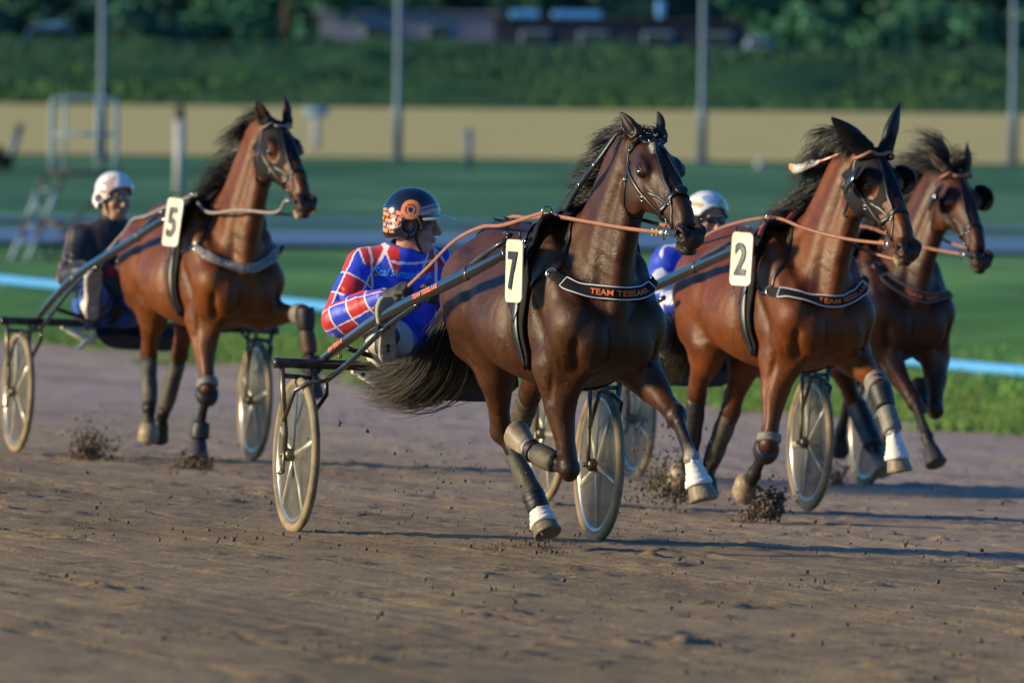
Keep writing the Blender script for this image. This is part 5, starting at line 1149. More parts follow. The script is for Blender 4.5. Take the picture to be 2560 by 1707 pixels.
def hm5(q, V):
    x, y, z = q.T; c = np.tile(np.array((.78, .76, .72)), (len(q), 1)); nz = noise3(q, 42., 3); m = (nz > .12) & (z > .03) & (z < .13); c[m] = (.48, .33, .30); c[(noise3(q, 60., 4) > .7) & (z > .06)] = (.20, .10, .16); c[(x > -.01) & (z < .0)] = (.03, .03, .03); return c
def hm2(q, V):
    x, y, z = q.T; c = np.tile(np.array((.75, .74, .72)), (len(q), 1)); nz = noise3(q, 34., 8); c[(nz > -.1) & (z > .075) & (z < .135) & (x > -.06)] = (.60, .40, .16); c[(nz < -.55) & (z > .05)] = (.25, .42, .70); c[(x > -.02) & (z < .035)] = (.02, .02, .02); return c
ALLDRV = {
 7: dict(pel=(-.02, -.15, .865), chest=(-.05, -.215, 1.12), neck=(.0, -.19, 1.285), head=(.05, -.172, 1.408), hyaw=radians(66), hpit=radians(2), shR=(-.04, -.375, 1.215), shL=(-.02, -.035, 1.215), elR=(.06, -.52, .985), elL=(.10, .08, 1.0),
    wrR=(.33, -.375, 1.095), wrL=(.36, -.16, 1.10), haR=(.42, -.33, 1.14), haL=(.44, -.20, 1.13), knR=(.46, -.44, .93), knL=(.48, .28, .95), anR=(.70, -.470, .93), anL=(.83, .535, .90), heR=(.76, -.502, .830), toR=(.81, -.525, 1.115), heL=(.905, .56, .82), toL=(.93, .56, 1.12)),
 5: dict(pel=(-.02, -.15, .875), chest=(-.04, -.175, 1.14), neck=(.0, -.14, 1.345), head=(.04, -.140, 1.500), hyaw=radians(16), hpit=radians(6), shR=(-.02, -.315, 1.265), shL=(-.01, .015, 1.275), elR=(.06, -.40, 1.04), elL=(.10, .10, 1.03),
    wrR=(.28, -.345, 1.09), wrL=(.33, -.12, 1.10), haR=(.36, -.315, 1.12), haL=(.42, -.17, 1.12), knR=(.46, -.38, .96), knL=(.48, .25, .96), anR=(.84, -.49, .90), anL=(.83, .50, .90), heR=(.91, -.50, .83), toR=(.96, -.50, 1.11), heL=(.91, .52, .82), toL=(.95, .52, 1.10)),
 2: dict(pel=(-.02, .08, .865), chest=(-.04, .10, 1.13), neck=(.0, .13, 1.33), head=(.04, .140, 1.468), hyaw=radians(12), hpit=radians(4), shR=(-.02, -.05, 1.25), shL=(-.01, .28, 1.25), elR=(.06, -.14, 1.02), elL=(.10, .36, 1.02),
    wrR=(.30, -.06, 1.06), wrL=(.33, .20, 1.07), haR=(.40, -.02, 1.10), haL=(.42, .14, 1.10), knR=(.46, -.28, .94), knL=(.48, .34, .95), anR=(.83, -.50, .90), anL=(.83, .52, .90), heR=(.905, -.52, .83), toR=(.94, -.53, 1.12), heL=(.905, .54, .82), toL=(.93, .54, 1.12)),
}
def tr2(V, J): c = np.tile(np.array((.05, .045, .06)), (len(V), 1)); c[noise3(V, 16., 6) > .35] = (.5, .47, .42); return c
white_t = lambda V, J: np.tile(np.array((.70, .66, .58)), (len(V), 1))
def tr5(V, J): c = np.tile(np.array((.02, .10, .45)), (len(V), 1)); c[noise3(V, 20., 2) > .15] = (.012, .015, .05); return c
def tr7(V, J): c = np.tile(np.array((.72, .66, .55)), (len(V), 1)); c[(V[:, 1] > J['pel'][1]-.06)] = (.08, .28, .62); return c
SK = np.array((.52, .27, .18))
STY = {7: dict(skin=SK, jacket=jk7, trousers=tr7, boot=M['boot_dark'], helmet=hm7, visor=M['plate'], strap=M['leather'], text=('Stal Amsidonk', (.10, -.365, 1.205), (.12, -.09, 1.18), .038, None)),
       5: dict(skin=SK*.85, jacket=jk5, trousers=tr5, boot=M['shoe_white'], helmet=hm5, strap=M['cream'], glasses=M['glass_mirror']),
       2: dict(skin=SK, jacket=jk2, trousers=tr2, boot=M['boot_dark'], helmet=hm2, strap=M['leather'], glasses=M['glass_dark'])}
SH7 = [(-.02, -.60, .785), (.40, -.592, .895), (.886, -.57, 1.014), (1.637, -.47, 1.194), (1.966, -.41, 1.285), (2.08, -.372, 1.33), (2.15, -.35, 1.335)]
RD7 = [(.20, -.64, .694), (.50, -.608, .80), (.888, -.57, .956), (1.24, -.522, 1.075)]
SH5 = [(-.02, -.60, .795), (.30, -.592, .91), (.75, -.565, 1.06), (1.55, -.47, 1.27), (2.0, -.43, 1.385), (2.08, -.38, 1.42), (2.15, -.36, 1.43)]
RD5 = [(.20, -.64, .72), (.45, -.61, .86), (.75, -.57, 1.01), (1.05, -.53, 1.11)]
SH2 = [(-.02, -.60, .785), (.45, -.585, .93), (.95, -.53, 1.10), (1.45, -.46, 1.225), (2.0, -.40, 1.345), (2.08, -.385, 1.365), (2.15, -.37, 1.38)]
RD2 = [(.20, -.64, .70), (.50, -.60, .83), (.9, -.54, .99), (1.24, -.50, 1.09)]

# ------------------------------------------------------------------ the place
def vnoise(x, y, seed):
    r = np.random.default_rng(seed); n = 256; G = r.uniform(-1, 1, (n, n)); xi = np.floor(x).astype(int); yi = np.floor(y).astype(int); fx = x-xi; fy = y-yi; fx = fx*fx*(3-2*fx); fy = fy*fy*(3-2*fy)
    a = G[xi % n, yi % n]; b = G[(xi+1) % n, yi % n]; c = G[xi % n, (yi+1) % n]; d = G[(xi+1) % n, (yi+1) % n]
    return (a*(1-fx)+b*fx)*(1-fy)+(c*(1-fx)+d*fx)*fy
def fbm(x, y, f, seed, o=4, g=.5):
    s = 0; a = 1.
    for k in range(o): s = s+a*vnoise(x*f*2.03**k+k*7.3, y*f*2.03**k-k*3.1, seed+k); a *= g
    return s
def terr(x, y):
    a = gz(x, y); b = -.85; h = np.clip(.5+.5*(a-b)/.15, 0, 1); t = b*(1-h)+a*h+.15*h*(1-h); t = np.minimum(t, 1.2)
    yy = y
    t = t+np.interp(yy, [206, 209, 233, 236, 247, 252, 300, 900, 3000], [0, 0, 1.09, 1.15, 2.55, 2.62, 2.5, 2.5, 2.5])
    return t
EA, EB = A3(-5.12, 55.0, 0), A3(3.97, 32.3, 0)
def edge_s(x, y):            # metres past the inner edge of the track (positive = grass side)
    d = nrm(EB-EA); nx, ny = -d[1], d[0]; nx, ny = (nx, ny) if ny > 0 else (-nx, -ny); return (x-EA[0])*nx+(y-EA[1])*ny
def grid(xs, ys, zf, name, mat, col=None, kind='structure'):
    X, Y = np.meshgrid(xs, ys, indexing='ij'); Z = zf(X, Y); V = np.stack([X, Y, Z], -1).reshape(-1, 3); nx, ny = len(xs), len(ys)
    i = (np.arange(nx-1)[:, None]*ny+np.arange(ny-1)[None]).ravel(); F_ = np.stack([i, i+ny, i+ny+1, i+1], 1)
    c = col(V) if col is not None else None; o = mesh_obj(name, V, F_, mat, col=c); o['kind'] = kind; return o
def grass_mat(name, c1, c2, c3, sc=.35):
    m, n, l, b = new_mat(name); t = add_noise(n, l, sc, 8, .7); r = ramp(n, l, t.outputs[0], [(.32, c1), (.5, c2), (.68, c3)])
    t2 = add_noise(n, l, 6., 6, .7); r2 = ramp(n, l, t2.outputs[0], [(.3, .55), (.65, 1.15)]); l.new(mix_mul(n, l, r.outputs[0], r2.outputs[0]), b.inputs['Base Color'])
    b.inputs['Roughness'].default_value = .9; b.inputs['Specular IOR Level'].default_value = .1; t3 = add_noise(n, l, 14., 6, .7); bump(n, l, b, t3.outputs[0], .35, .10); return m
M['grass'] = vcol_mat('infield_turf', .9, .60, .7, 1., 14., .15, .1)
M['bank_grass'] = grass_mat('rough_bank_grass', (.018, .066, .036), (.034, .095, .038), (.062, .135, .040), .16)
def sand_mat():
    m, n, l, b = new_mat('track_sand'); at = n.new('ShaderNodeAttribute'); at.attribute_name = 'col'
    t = add_noise(n, l, 3., 9, .72, stretch=((1, .35, 1), (0, 0, radians(-16.5)))); r = ramp(n, l, t.outputs[0], [(.30, (.62, .60, .62)), (.52, (.95, .93, .92)), (.70, (1.30, 1.22, 1.02))])
    o1 = mix_mul(n, l, at.outputs['Color'], r.outputs[0]); t2 = add_noise(n, l, 45., 5, .7); r2 = ramp(n, l, t2.outputs[0], [(.32, .55), (.6, 1.12)]); l.new(mix_mul(n, l, o1, r2.outputs[0]), b.inputs['Base Color'])
    b.inputs['Roughness'].default_value = .85; b.inputs['Specular IOR Level'].default_value = .25
    t3 = add_noise(n, l, 60., 6, .75); bump(n, l, b, t3.outputs[0], .9, .03); return m
M['sand'] = sand_mat()
M['far_sand'] = simple('far_track_sand', (.50, .42, .145), .9, 0, .12, .6, .3, .05, 5.)
M['path'] = simple('grey_path_asphalt', (.095, .20, .34), .75, 0, .2, .8, .2, .02, 12.)
M['rail'] = simple('blue_plastic_rail', (.10, .38, .80), .35, 0, .1, 3., 0)
M['pole'] = simple('galvanised_pole', (.07, .135, .21), .5, .2, .2, 4., 0)
M['post_w'] = simple('weathered_white_post', (.42, .44, .46), .7, 0, .3, 6., .1)
M['post_d'] = simple('dark_post_wood', (.05, .05, .05), .8, 0, .3, 6., .1)
M['alu'] = simple('aluminium_tube', (.26, .37, .46), .5, .0, .2, 6., 0)
M['alu_dark'] = simple('rusty_dark_tube', (.09, .06, .06), .6, .2, .3, 6., 0)

def build_ground():
    # one sheet of terrain out to the horizon
    ys = np.unique(np.r_[np.linspace(-60, -14, 12), np.linspace(-14, 130, 120), np.linspace(130, 300, 110), np.linspace(310, 900, 25), 1500, 2400])
    xs = np.unique(np.r_[-900, -400, -200, -100, -60, np.linspace(-40, 40, 100), 60, 100, 200, 400, 900])
    def gcol(V):
        y = V[:, 1]; A_ = np.array([(.15, .35, .070), (.11, .28, .085), (.070, .205, .12), (.068, .20, .105)]); c = np.stack([np.interp(y, [45, 75, 130, 205], A_[:, i]) for i in range(3)], 1)
        n_ = fbm(V[:, 0]*1.6, V[:, 1]*.6, .12, 51, 5, .65)[:, None]; return np.clip(c*(1.32+.42*n_)+np.array((.05, .02, -.01))*np.clip(n_, 0, 1), .005, 1)
    def zf(X, Y):
        z = terr(X, Y)-.012; bank = (Y > 236) & (Y < 300); z = z+bank*fbm(X, Y, .25, 5)*.22+(Y > 60)*(Y < 200)*fbm(X, Y, .12, 9)*.03
        rise = edge_s(X, Y); return np.where(rise < .25, z-.05, z)
    grid(xs, ys, zf, 'ground', M['grass'], gcol)
    # race track
    xs = np.r_[np.linspace(-60, -5, 23)[:-1], np.arange(-5, 5.01, .035), np.linspace(5, 60, 23)[1:]]; ys = np.r_[np.linspace(-50, -15, 15)[:-1], np.arange(-15, 20, .05), np.arange(20, 58, .10), np.arange(58, 64, .5)]
    r = np.random.default_rng(3); pr = []
    for k in range(900):
        y = r.uniform(-14, 32); x = r.uniform(-3.5, 3.5)*(1+(y+15)/60); pr.append((x, y, r.uniform(.05, .08), r.uniform(.008, .022)))
    def zf(X, Y):
        z = terr(X, Y); s = X*cos(TH)+Y*sin(TH); a = X*sin(TH)-Y*cos(TH); near = np.exp(-np.clip(Y-25, 0, None)/20)
        z = z+fbm(s*.9, a*.25, 1., 21)*.004
        for q in range(22):
            sc = (q-11)*.47+.2*np.sin(q*5.)+.10*np.sin(a*.12+q)+.05*np.sin(a*.5+q*2); z = z-.009*np.exp(-((s-sc)/.022)**2)*near+.004*np.exp(-((np.abs(s-sc)-.05)/.02)**2)*near
        z = z+.002*np.sin(s*2*pi/.21+fbm(s, a, .5, 8)*2.)*(.5+.5*vnoise(s*.6, a*.1, 77))*near
        n1 = fbm(X, Y, 7., 31, 4, .6); z = z+np.clip(n1-.35, 0, 2)*.009*near-np.clip(-n1-.45, 0, 2)*.005*near+fbm(X, Y, 1.6, 44, 3)*.0015
        for (px, py, pr_, pd) in pr:
            i = np.searchsorted(xs, [px-.3, px+.3]); j = np.searchsorted(ys, [py-.3, py+.3]); sl = (slice(i[0], i[1]), slice(j[0], j[1]))
            q = np.hypot(X[sl]-px, Y[sl]-py)/pr_; z[sl] += -pd*np.exp(-q**2)+pd*.8*np.exp(-((q-1.55)/.45)**2)
        e = edge_s(X, Y); z = z+.03*np.exp(-((e+.3)/.35)**2); return np.where(e > .4, z-.10-e*.02, z)
    def col(V):
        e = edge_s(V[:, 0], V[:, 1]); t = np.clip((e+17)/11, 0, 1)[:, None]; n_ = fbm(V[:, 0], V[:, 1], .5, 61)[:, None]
        c = np.array((.43, .315, .175))*(1-t)+np.array((.52, .42, .37))*t; y_ = np.clip(n_, 0, 1); d_ = np.clip(fbm(V[:, 0]*cos(TH)+V[:, 1]*sin(TH), (V[:, 0]*sin(TH)-V[:, 1]*cos(TH))*.18, 1.1, 66, 5)-.1, 0, 1)[:, None]; c = c*(1-.35*y_)+np.array((.50, .37, .18))*.35*y_; c = c*(1-.30*d_)  # paler, pinker towards the grass: grazing sky reflection painted into the sand colour
        g = np.clip(1-np.abs(e+.5)/1.2, 0, 1)[:, None]; return c*(1-g*.5)+np.array((.36, .27, .17))*g*.5
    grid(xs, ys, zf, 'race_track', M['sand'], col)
    # far side of the oval, paths
    ys2 = np.linspace(208.6, 233.4, 14); xs2 = np.linspace(-90, 90, 60); grid(xs2, ys2, lambda X, Y: terr(X, Y)+.03+fbm(X, Y, .5, 4)*.01, 'far_race_track', M['far_sand'])
    for nm, y0, y1, sl in (('path', 101.0, 112.0, -.0), ('path', 118.5, 121.5, -.0)):
        grid(np.linspace(-60, 60, 40), np.linspace(y0, y1, 8), lambda X, Y: terr(X, Y)+.035, nm, M['path'])
    # rough grass on the embankment
    grid(np.linspace(-80, 80, 260), np.linspace(233.3, 330, 130), lambda X, Y: terr(X, Y)+.02+np.clip((Y-233.3)/2, 0, 1)*(fbm(X, Y, .25, 5)*.22+.16*fbm(X, Y, 1.5, 15)+.10), 'embankment', M['bank_grass'])
def blades(name, P, h, w, mat, seed, lean=.35, label=None, colr=None):
    r = np.random.default_rng(seed); n = len(P); a = r.uniform(0, 2*pi, n); d = np.stack([np.cos(a), np.sin(a), 0*a], 1); ln = r.normal(0, lean, (n, 1))*np.stack([np.cos(a+1.6), np.sin(a+1.6), 0*a], 1)
    H_ = (h*r.uniform(.5, 1.3, n))[:, None]; W = (w*r.uniform(.6, 1.4, n))[:, None]; up = A3(0, 0, 1)
    V = np.stack([P-d*W, P+d*W, P+d*W*.7+up*H_*.55+ln*H_*.4, P-d*W*.7+up*H_*.55+ln*H_*.4, P+up*H_+ln*H_], 1).reshape(-1, 3); b = np.arange(n)[:, None]*5
    F_ = [tuple(q) for q in (b+np.array([0, 1, 2, 3])).tolist()]+[tuple(q) for q in (b+np.array([3, 2, 4])).tolist()]
    c = None
    if colr is not None: c = np.repeat(colr, 5, 0)
    o = mesh_obj(name, V, F_, mat, smooth=False, col=c); tag(o, label, 'grass', kind='stuff'); return o
M['blade'] = vcol_mat('grass_blades', .7, .2, 3., 0, 50., spec=.2)
def build_grass():
    r = np.random.default_rng(12); N = 60000; x = r.uniform(-8, 8, N); t = r.gamma(1.3, 1.6, N); d = nrm(EB-EA); nn = A3(-d[1], d[0], 0); nn = nn if nn[1] > 0 else -nn
    u = r.uniform(-12, 14, N); rag = .9*fbm(u, u*0, .6, 91)+.35*fbm(u, u*0, 3., 95)
    P = EA*.5+EB*.5+d*u[:, None]+nn*(t+rag-.1)[:, None]; P[:, 2] = terr(P[:, 0], P[:, 1])-.0
    k = r.uniform(0, 1, (N, 1)); c = np.array((.10, .25, .045))*(1-k)+np.array((.20, .31, .07))*k; c[r.uniform(size=N) < .10] = (.20, .17, .07)
    blades('grass', P, .085, .007, M['blade'], 5, label='short green grass along the inner edge of the sand track', colr=c)
    # tall growth on the bank
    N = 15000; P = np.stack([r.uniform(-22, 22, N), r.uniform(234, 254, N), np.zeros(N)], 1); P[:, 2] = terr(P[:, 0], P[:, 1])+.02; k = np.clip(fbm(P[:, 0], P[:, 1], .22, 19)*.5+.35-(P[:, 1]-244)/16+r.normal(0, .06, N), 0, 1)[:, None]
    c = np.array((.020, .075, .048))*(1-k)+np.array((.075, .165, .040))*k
    blades('bank_growth', P, .24, .05, M['blade'], 6, label='rough uncut grass covering the embankment', colr=c)
def clod_mesh(P, R, seed, stretch=None):
    r = np.random.default_rng(seed); t = (1+5**.5)/2; ico = nrm(np.array([(-1, t, 0), (1, t, 0), (-1, -t, 0), (1, -t, 0), (0, -1, t), (0, 1, t), (0, -1, -t), (0, 1, -t), (t, 0, -1), (t, 0, 1), (-t, 0, -1), (-t, 0, 1)]))
    fi = np.array([(0, 11, 5), (0, 5, 1), (0, 1, 7), (0, 7, 10), (0, 10, 11), (1, 5, 9), (5, 11, 4), (11, 10, 2), (10, 7, 6), (7, 1, 8), (3, 9, 4), (3, 4, 2), (3, 2, 6), (3, 6, 8), (3, 8, 9), (4, 9, 5), (2, 4, 11), (6, 2, 10), (8, 6, 7), (9, 8, 1)])
    n = len(P); V = ico[None]*r.uniform(.55, 1.25, (n, 12, 1))*R[:, None, None]*r.uniform(.6, 1.3, (n, 1, 3))
    if stretch is not None: V = V+stretch*(V@(stretch/np.linalg.norm(stretch)))[..., None]*.6
    return (V+P[:, None]).reshape(-1, 3), (fi[None]+np.arange(n)[:, None, None]*12).reshape(-1, 3)
M['clod'] = simple('damp_sand_clod', (.15, .11, .07), .85, 0, .5, 30., .6, .01, 90.)
M['clod_dry'] = simple('dry_sand_clod', (.20, .155, .11), .9, 0, .5, 30., .6, .01, 90.)
def build_clods():
    r = np.random.default_rng(31); N = 7000; y = -14+r.uniform(0, 1, N)**1.2*50; x = r.uniform(-2.6, 2.6, N)*(1+(y+14)/45); k = fbm(x, y, .8, 71)+r.normal(0, .25, N); m = (k > .05) & (edge_s(x, y) < -.2); x, y = x[m], y[m]; n = len(x)
    R = .0025+.010*r.uniform(0, 1, n)**3.5; P = np.stack([x, y, terr(x, y)+R*.3+.008], 1); V, F_ = clod_mesh(P, R, 3); tag(mesh_obj('loose_clods', V, F_, M['clod'], smooth=False), 'small dark clods of sand strewn over the track', 'sand', kind='stuff')
def spray(label, c, n, sp, rmax, seed, up=.5, vel=(-.5, 0, .3), mat='clod'):
    r = np.random.default_rng(seed); c = np.asarray(c, float); n = n*4; arms = nrm(r.normal(0, 1, (9, 3))*np.array((1, 1, .6))+np.asarray(vel)*1.2); arms[:, 2] = np.abs(arms[:, 2])
    k = r.integers(0, 9, n); t = r.gamma(1.3, .55, n)[:, None]; rmax = rmax*.75; sp = sp*1.35; d = nrm(arms[k]+r.normal(0, .38, (n, 3))); d[:, 2] = np.abs(d[:, 2])*up*1.5-.06
    P = c+d*t*sp*.55*r.uniform(.6, 1.2, (9, 1))[k]+r.normal(0, sp*.05, (n, 3)); P[:, 2] = np.maximum(P[:, 2]-.10*t[:, 0]**2*sp, terr(P[:, 0], P[:, 1])+.004); R = rmax*(.07+.93*r.uniform(0, 1, n)**9.0)*np.clip(1.2-t[:, 0]*.4, .25, 1)
    V, F_ = clod_mesh(P, R, seed); o = mesh_obj('kicked_up_sand', V, F_, M[mat], smooth=False); tag(o, label, 'flying sand', kind='stuff'); return o
def build_sprays():
    spray('dark sand thrown up by a front hoof beside the right wheels', l2w(2, (1.98, -.10, .07)), 1500, .24, .022, 1, .75)
    spray('sand flying behind the rear hooves of the bright bay horse', l2w(2, (.80, -.22, .10)), 1300, .50, .018, 2, .9, (-.6, 0, .5))
    spray('plume of dark sand at the left, behind the hind hoof of number 5', l2w(5, (.95, -.50, .05)), 900, .22, .022, 3, 1.1, (-.3, -.3, .9))
    spray('sand bursting round the planted front hoof of number 5', l2w(5, (2.25, -.21, .05)), 1000, .20, .020, 4, .6)
    spray('low sand scatter under the middle horse', l2w(7, (1.6, .0, .02)), 700, .5, .013, 5, .25)
    spray('loose sand flying beneath the horse at the far right', l2w(4, (.75, .3, .05)), 700, .35, .015, 6, .8, (-.6, 0, .5))
    r = np.random.default_rng(77)
    pts = [(.9, -.75, .55, .016), (.9, -.62, .52, .010), (.75, -.85, .48, .008), (1.0, -.3, .30, .007), (1.1, -.45, .26, .006), (.5, -.25, .62, .006), (1.2, -.5, .16, .007), (1.3, -.35, .20, .009), (.4, -.5, .75, .012)]
    pts += [(r.uniform(.2, 1.6), r.uniform(-.6, .1), r.uniform(.05, .45), r.uniform(.003, .008)) for _ in range(60)]
    P = np.array([l2w(7, p[:3]) for p in pts]); V, F_ = clod_mesh(P, np.array([p[3] for p in pts]), 8); tag(mesh_obj('kicked_up_sand', V, F_, M['clod'], smooth=False), 'single clods of sand in mid air under the tail of the middle horse', 'flying sand', kind='stuff')

def leaf_mat(name, c1, c2):
    m, n, l, b = new_mat(name); oi = n.new('ShaderNodeAttribute'); oi.attribute_name = 'col'; l.new(oi.outputs['Color'], b.inputs['Base Color']); b.inputs['Roughness'].default_value = .7; b.inputs['Specular IOR Level'].default_value = .2; return m
M['leaf'] = leaf_mat('leaves', 0, 0); M['bark'] = simple('bark', (.05, .04, .03), .9, 0, .4, 6., .5, .03, 20.)
def tree(x, y, h, rad, c1, c2, seed, label, name='tree', low=.05, leaf=.16, n=2600, group='trees behind the embankment'):
    r = np.random.default_rng(seed); z0 = float(terr(np.array(x), np.array(y)))-.05; root = empty(name, (x, y, z0)); tag(root, label, 'tree' if name == 'tree' else 'bush', group)
    g = MB(); top = A3(r.normal(0, .2), r.normal(0, .2), h*.8); g.tube(crom([(0, 0, 0), (r.normal(0, .1), r.normal(0, .1), h*.35), top], 4), np.linspace(.035*h, .008*h, 9)[:9], 8)
    nc = 26; cs = []
    for k in range(nc):
        t = r.uniform(low, 1); a = r.uniform(0, 2*pi); rr = rad*sqrt(max(0.05, 1-((t-.30)/.75)**2))*r.uniform(.3, 1.); p = A3(cos(a)*rr, sin(a)*rr, h*t); cs.append((p, rad*r.uniform(.22, .42), r.uniform(0, 1)))
        if k < 9: b0 = A3(0, 0, h*max(.1, t*.6)); g.tube([b0, b0*.4+p*.6+A3(0, 0, .1), p], [.014*h, .008*h, .003*h], 6)
    g.build('trunk', M['bark'], root)
    idx = r.integers(0, nc, n); C0 = np.array([c[0] for c in cs])[idx]; R0 = np.array([c[1] for c in cs])[idx]; K0 = np.array([c[2] for c in cs])[idx]
    d = nrm(r.normal(size=(n, 3))); P = C0+d*(R0*r.uniform(.5, 1.05, n))[:, None]; nn = nrm(d+r.normal(0, .6, (n, 3))); a = nrm(np.cross(nn, A3(.3, .2, 1))); b = np.cross(nn, a); s = (leaf*r.uniform(.6, 1.4, n))[:, None]
    V = np.stack([P-a*s, P+b*s*.55, P+a*s, P-b*s*.55], 1).reshape(-1, 3); F_ = np.arange(n*4).reshape(-1, 4); k = np.clip(K0+r.normal(0, .2, n), 0, 1)[:, None]; c = np.repeat(np.array(c1)*(1-k)+np.array(c2)*k, 4, 0)
    mesh_obj('crown', V, F_, M['leaf'], root, smooth=False, col=c); return root
def build_trees():
    dk, md, lt = (.020, .075, .070), (.045, .15, .095), (.07, .21, .10)
    L = ['tree at the far left edge behind the parked car', 'dark tree just right of the first lamp pole', 'tree between the parked car and the pale shed', 'leafy bush against the left end of the pale shed', 'tree rising behind the pale shed',
         'tree behind the join of the pale and the dark shed', 'dark tree over the middle of the dark shed', 'tree behind the right end of the dark shed', 'light green tree right of the dark shed', 'broad tree between the third pole and the right edge', 'tree left of the last lamp pole', 'tree at the far right edge behind the last pole']
    X = [-17.5, -12.6, -9.8, -7.2, -4.0, -1.0, 2.4, 6.2, 9.4, 11.8, 14.4, 17.6]
    r = np.random.default_rng(9)
    for i, (x, lb) in enumerate(zip(X, L)):
        bhd = 3 < i < 8; y = (296 if bhd else 272)+r.uniform(-3, 4); h = r.uniform(7, 10); cc = [(dk, md), (dk, dk), (dk, md), (md, lt), (dk, md), (dk, dk), (dk, md), (dk, md), (md, lt), (md, lt), (dk, md), (dk, md)][i]
        tree(x*(1.08 if bhd else 1.), y, h, r.uniform(2.6, 3.4), cc[0], cc[1], 100+i, lb, low=.02, leaf=.20, n=3600)
    for i, (x, y, h, rd, lb) in enumerate([(-8.9, 262, 1.6, 1.5, 'low bush left of the pale shed on top of the bank'), (9.0, 260, 1.5, 1.6, 'low bush right of the dark shed on top of the bank'), (12.6, 261, 1.7, 1.9, 'wide bush on the bank top near the last pole'), (16.2, 262, 1.6, 1.8, 'bush at the right edge on the bank top'), (-11.5, 261, 1.3, 1.5, 'dark bush on the bank right of the first pole'), (-17.0, 261, 1.0, 1.5, 'dark bush on the bank at the left edge')]):
        tree(x, y, h, rd, dk if i > 3 else md, md if i > 3 else lt, 200+i, lb, 'bush', .0, .13, 1500, 'bushes on top of the bank')
def build_wood():
    r = np.random.default_rng(55); n = 34000; x = r.uniform(-60, 60, n); top = 9+3.5*fbm(x, x*0, .12, 81)+1.5*fbm(x, x*0, .7, 83); z = 1.6+(top-1.6)*r.uniform(0, 1, n)**.8; P = np.stack([x, 335+r.uniform(-3, 3, n)+fbm(x, z, .5, 87)*2, z], 1)
    nn = nrm(r.normal(0, .7, (n, 3))+A3(0, -1, .3)); a = nrm(np.cross(nn, A3(.2, .1, 1))); b = np.cross(nn, a); s = (.42*r.uniform(.5, 1.4, n))[:, None]
    V = np.stack([P-a*s, P+b*s*.6, P+a*s, P-b*s*.6], 1).reshape(-1, 3); k = np.clip(fbm(x, z*1.5, .35, 89)*.8+.45+r.normal(0, .12, n), 0, 1)[:, None]; c = np.repeat(np.array((.016, .060, .060))*(1-k)+np.array((.045, .14, .095))*k, 4, 0)
    tag(mesh_obj('woodland', V, np.arange(n*4).reshape(-1, 4), M['leaf'], smooth=False, col=c), 'dark dense woodland closing the view far behind the sheds', 'wood', kind='stuff')
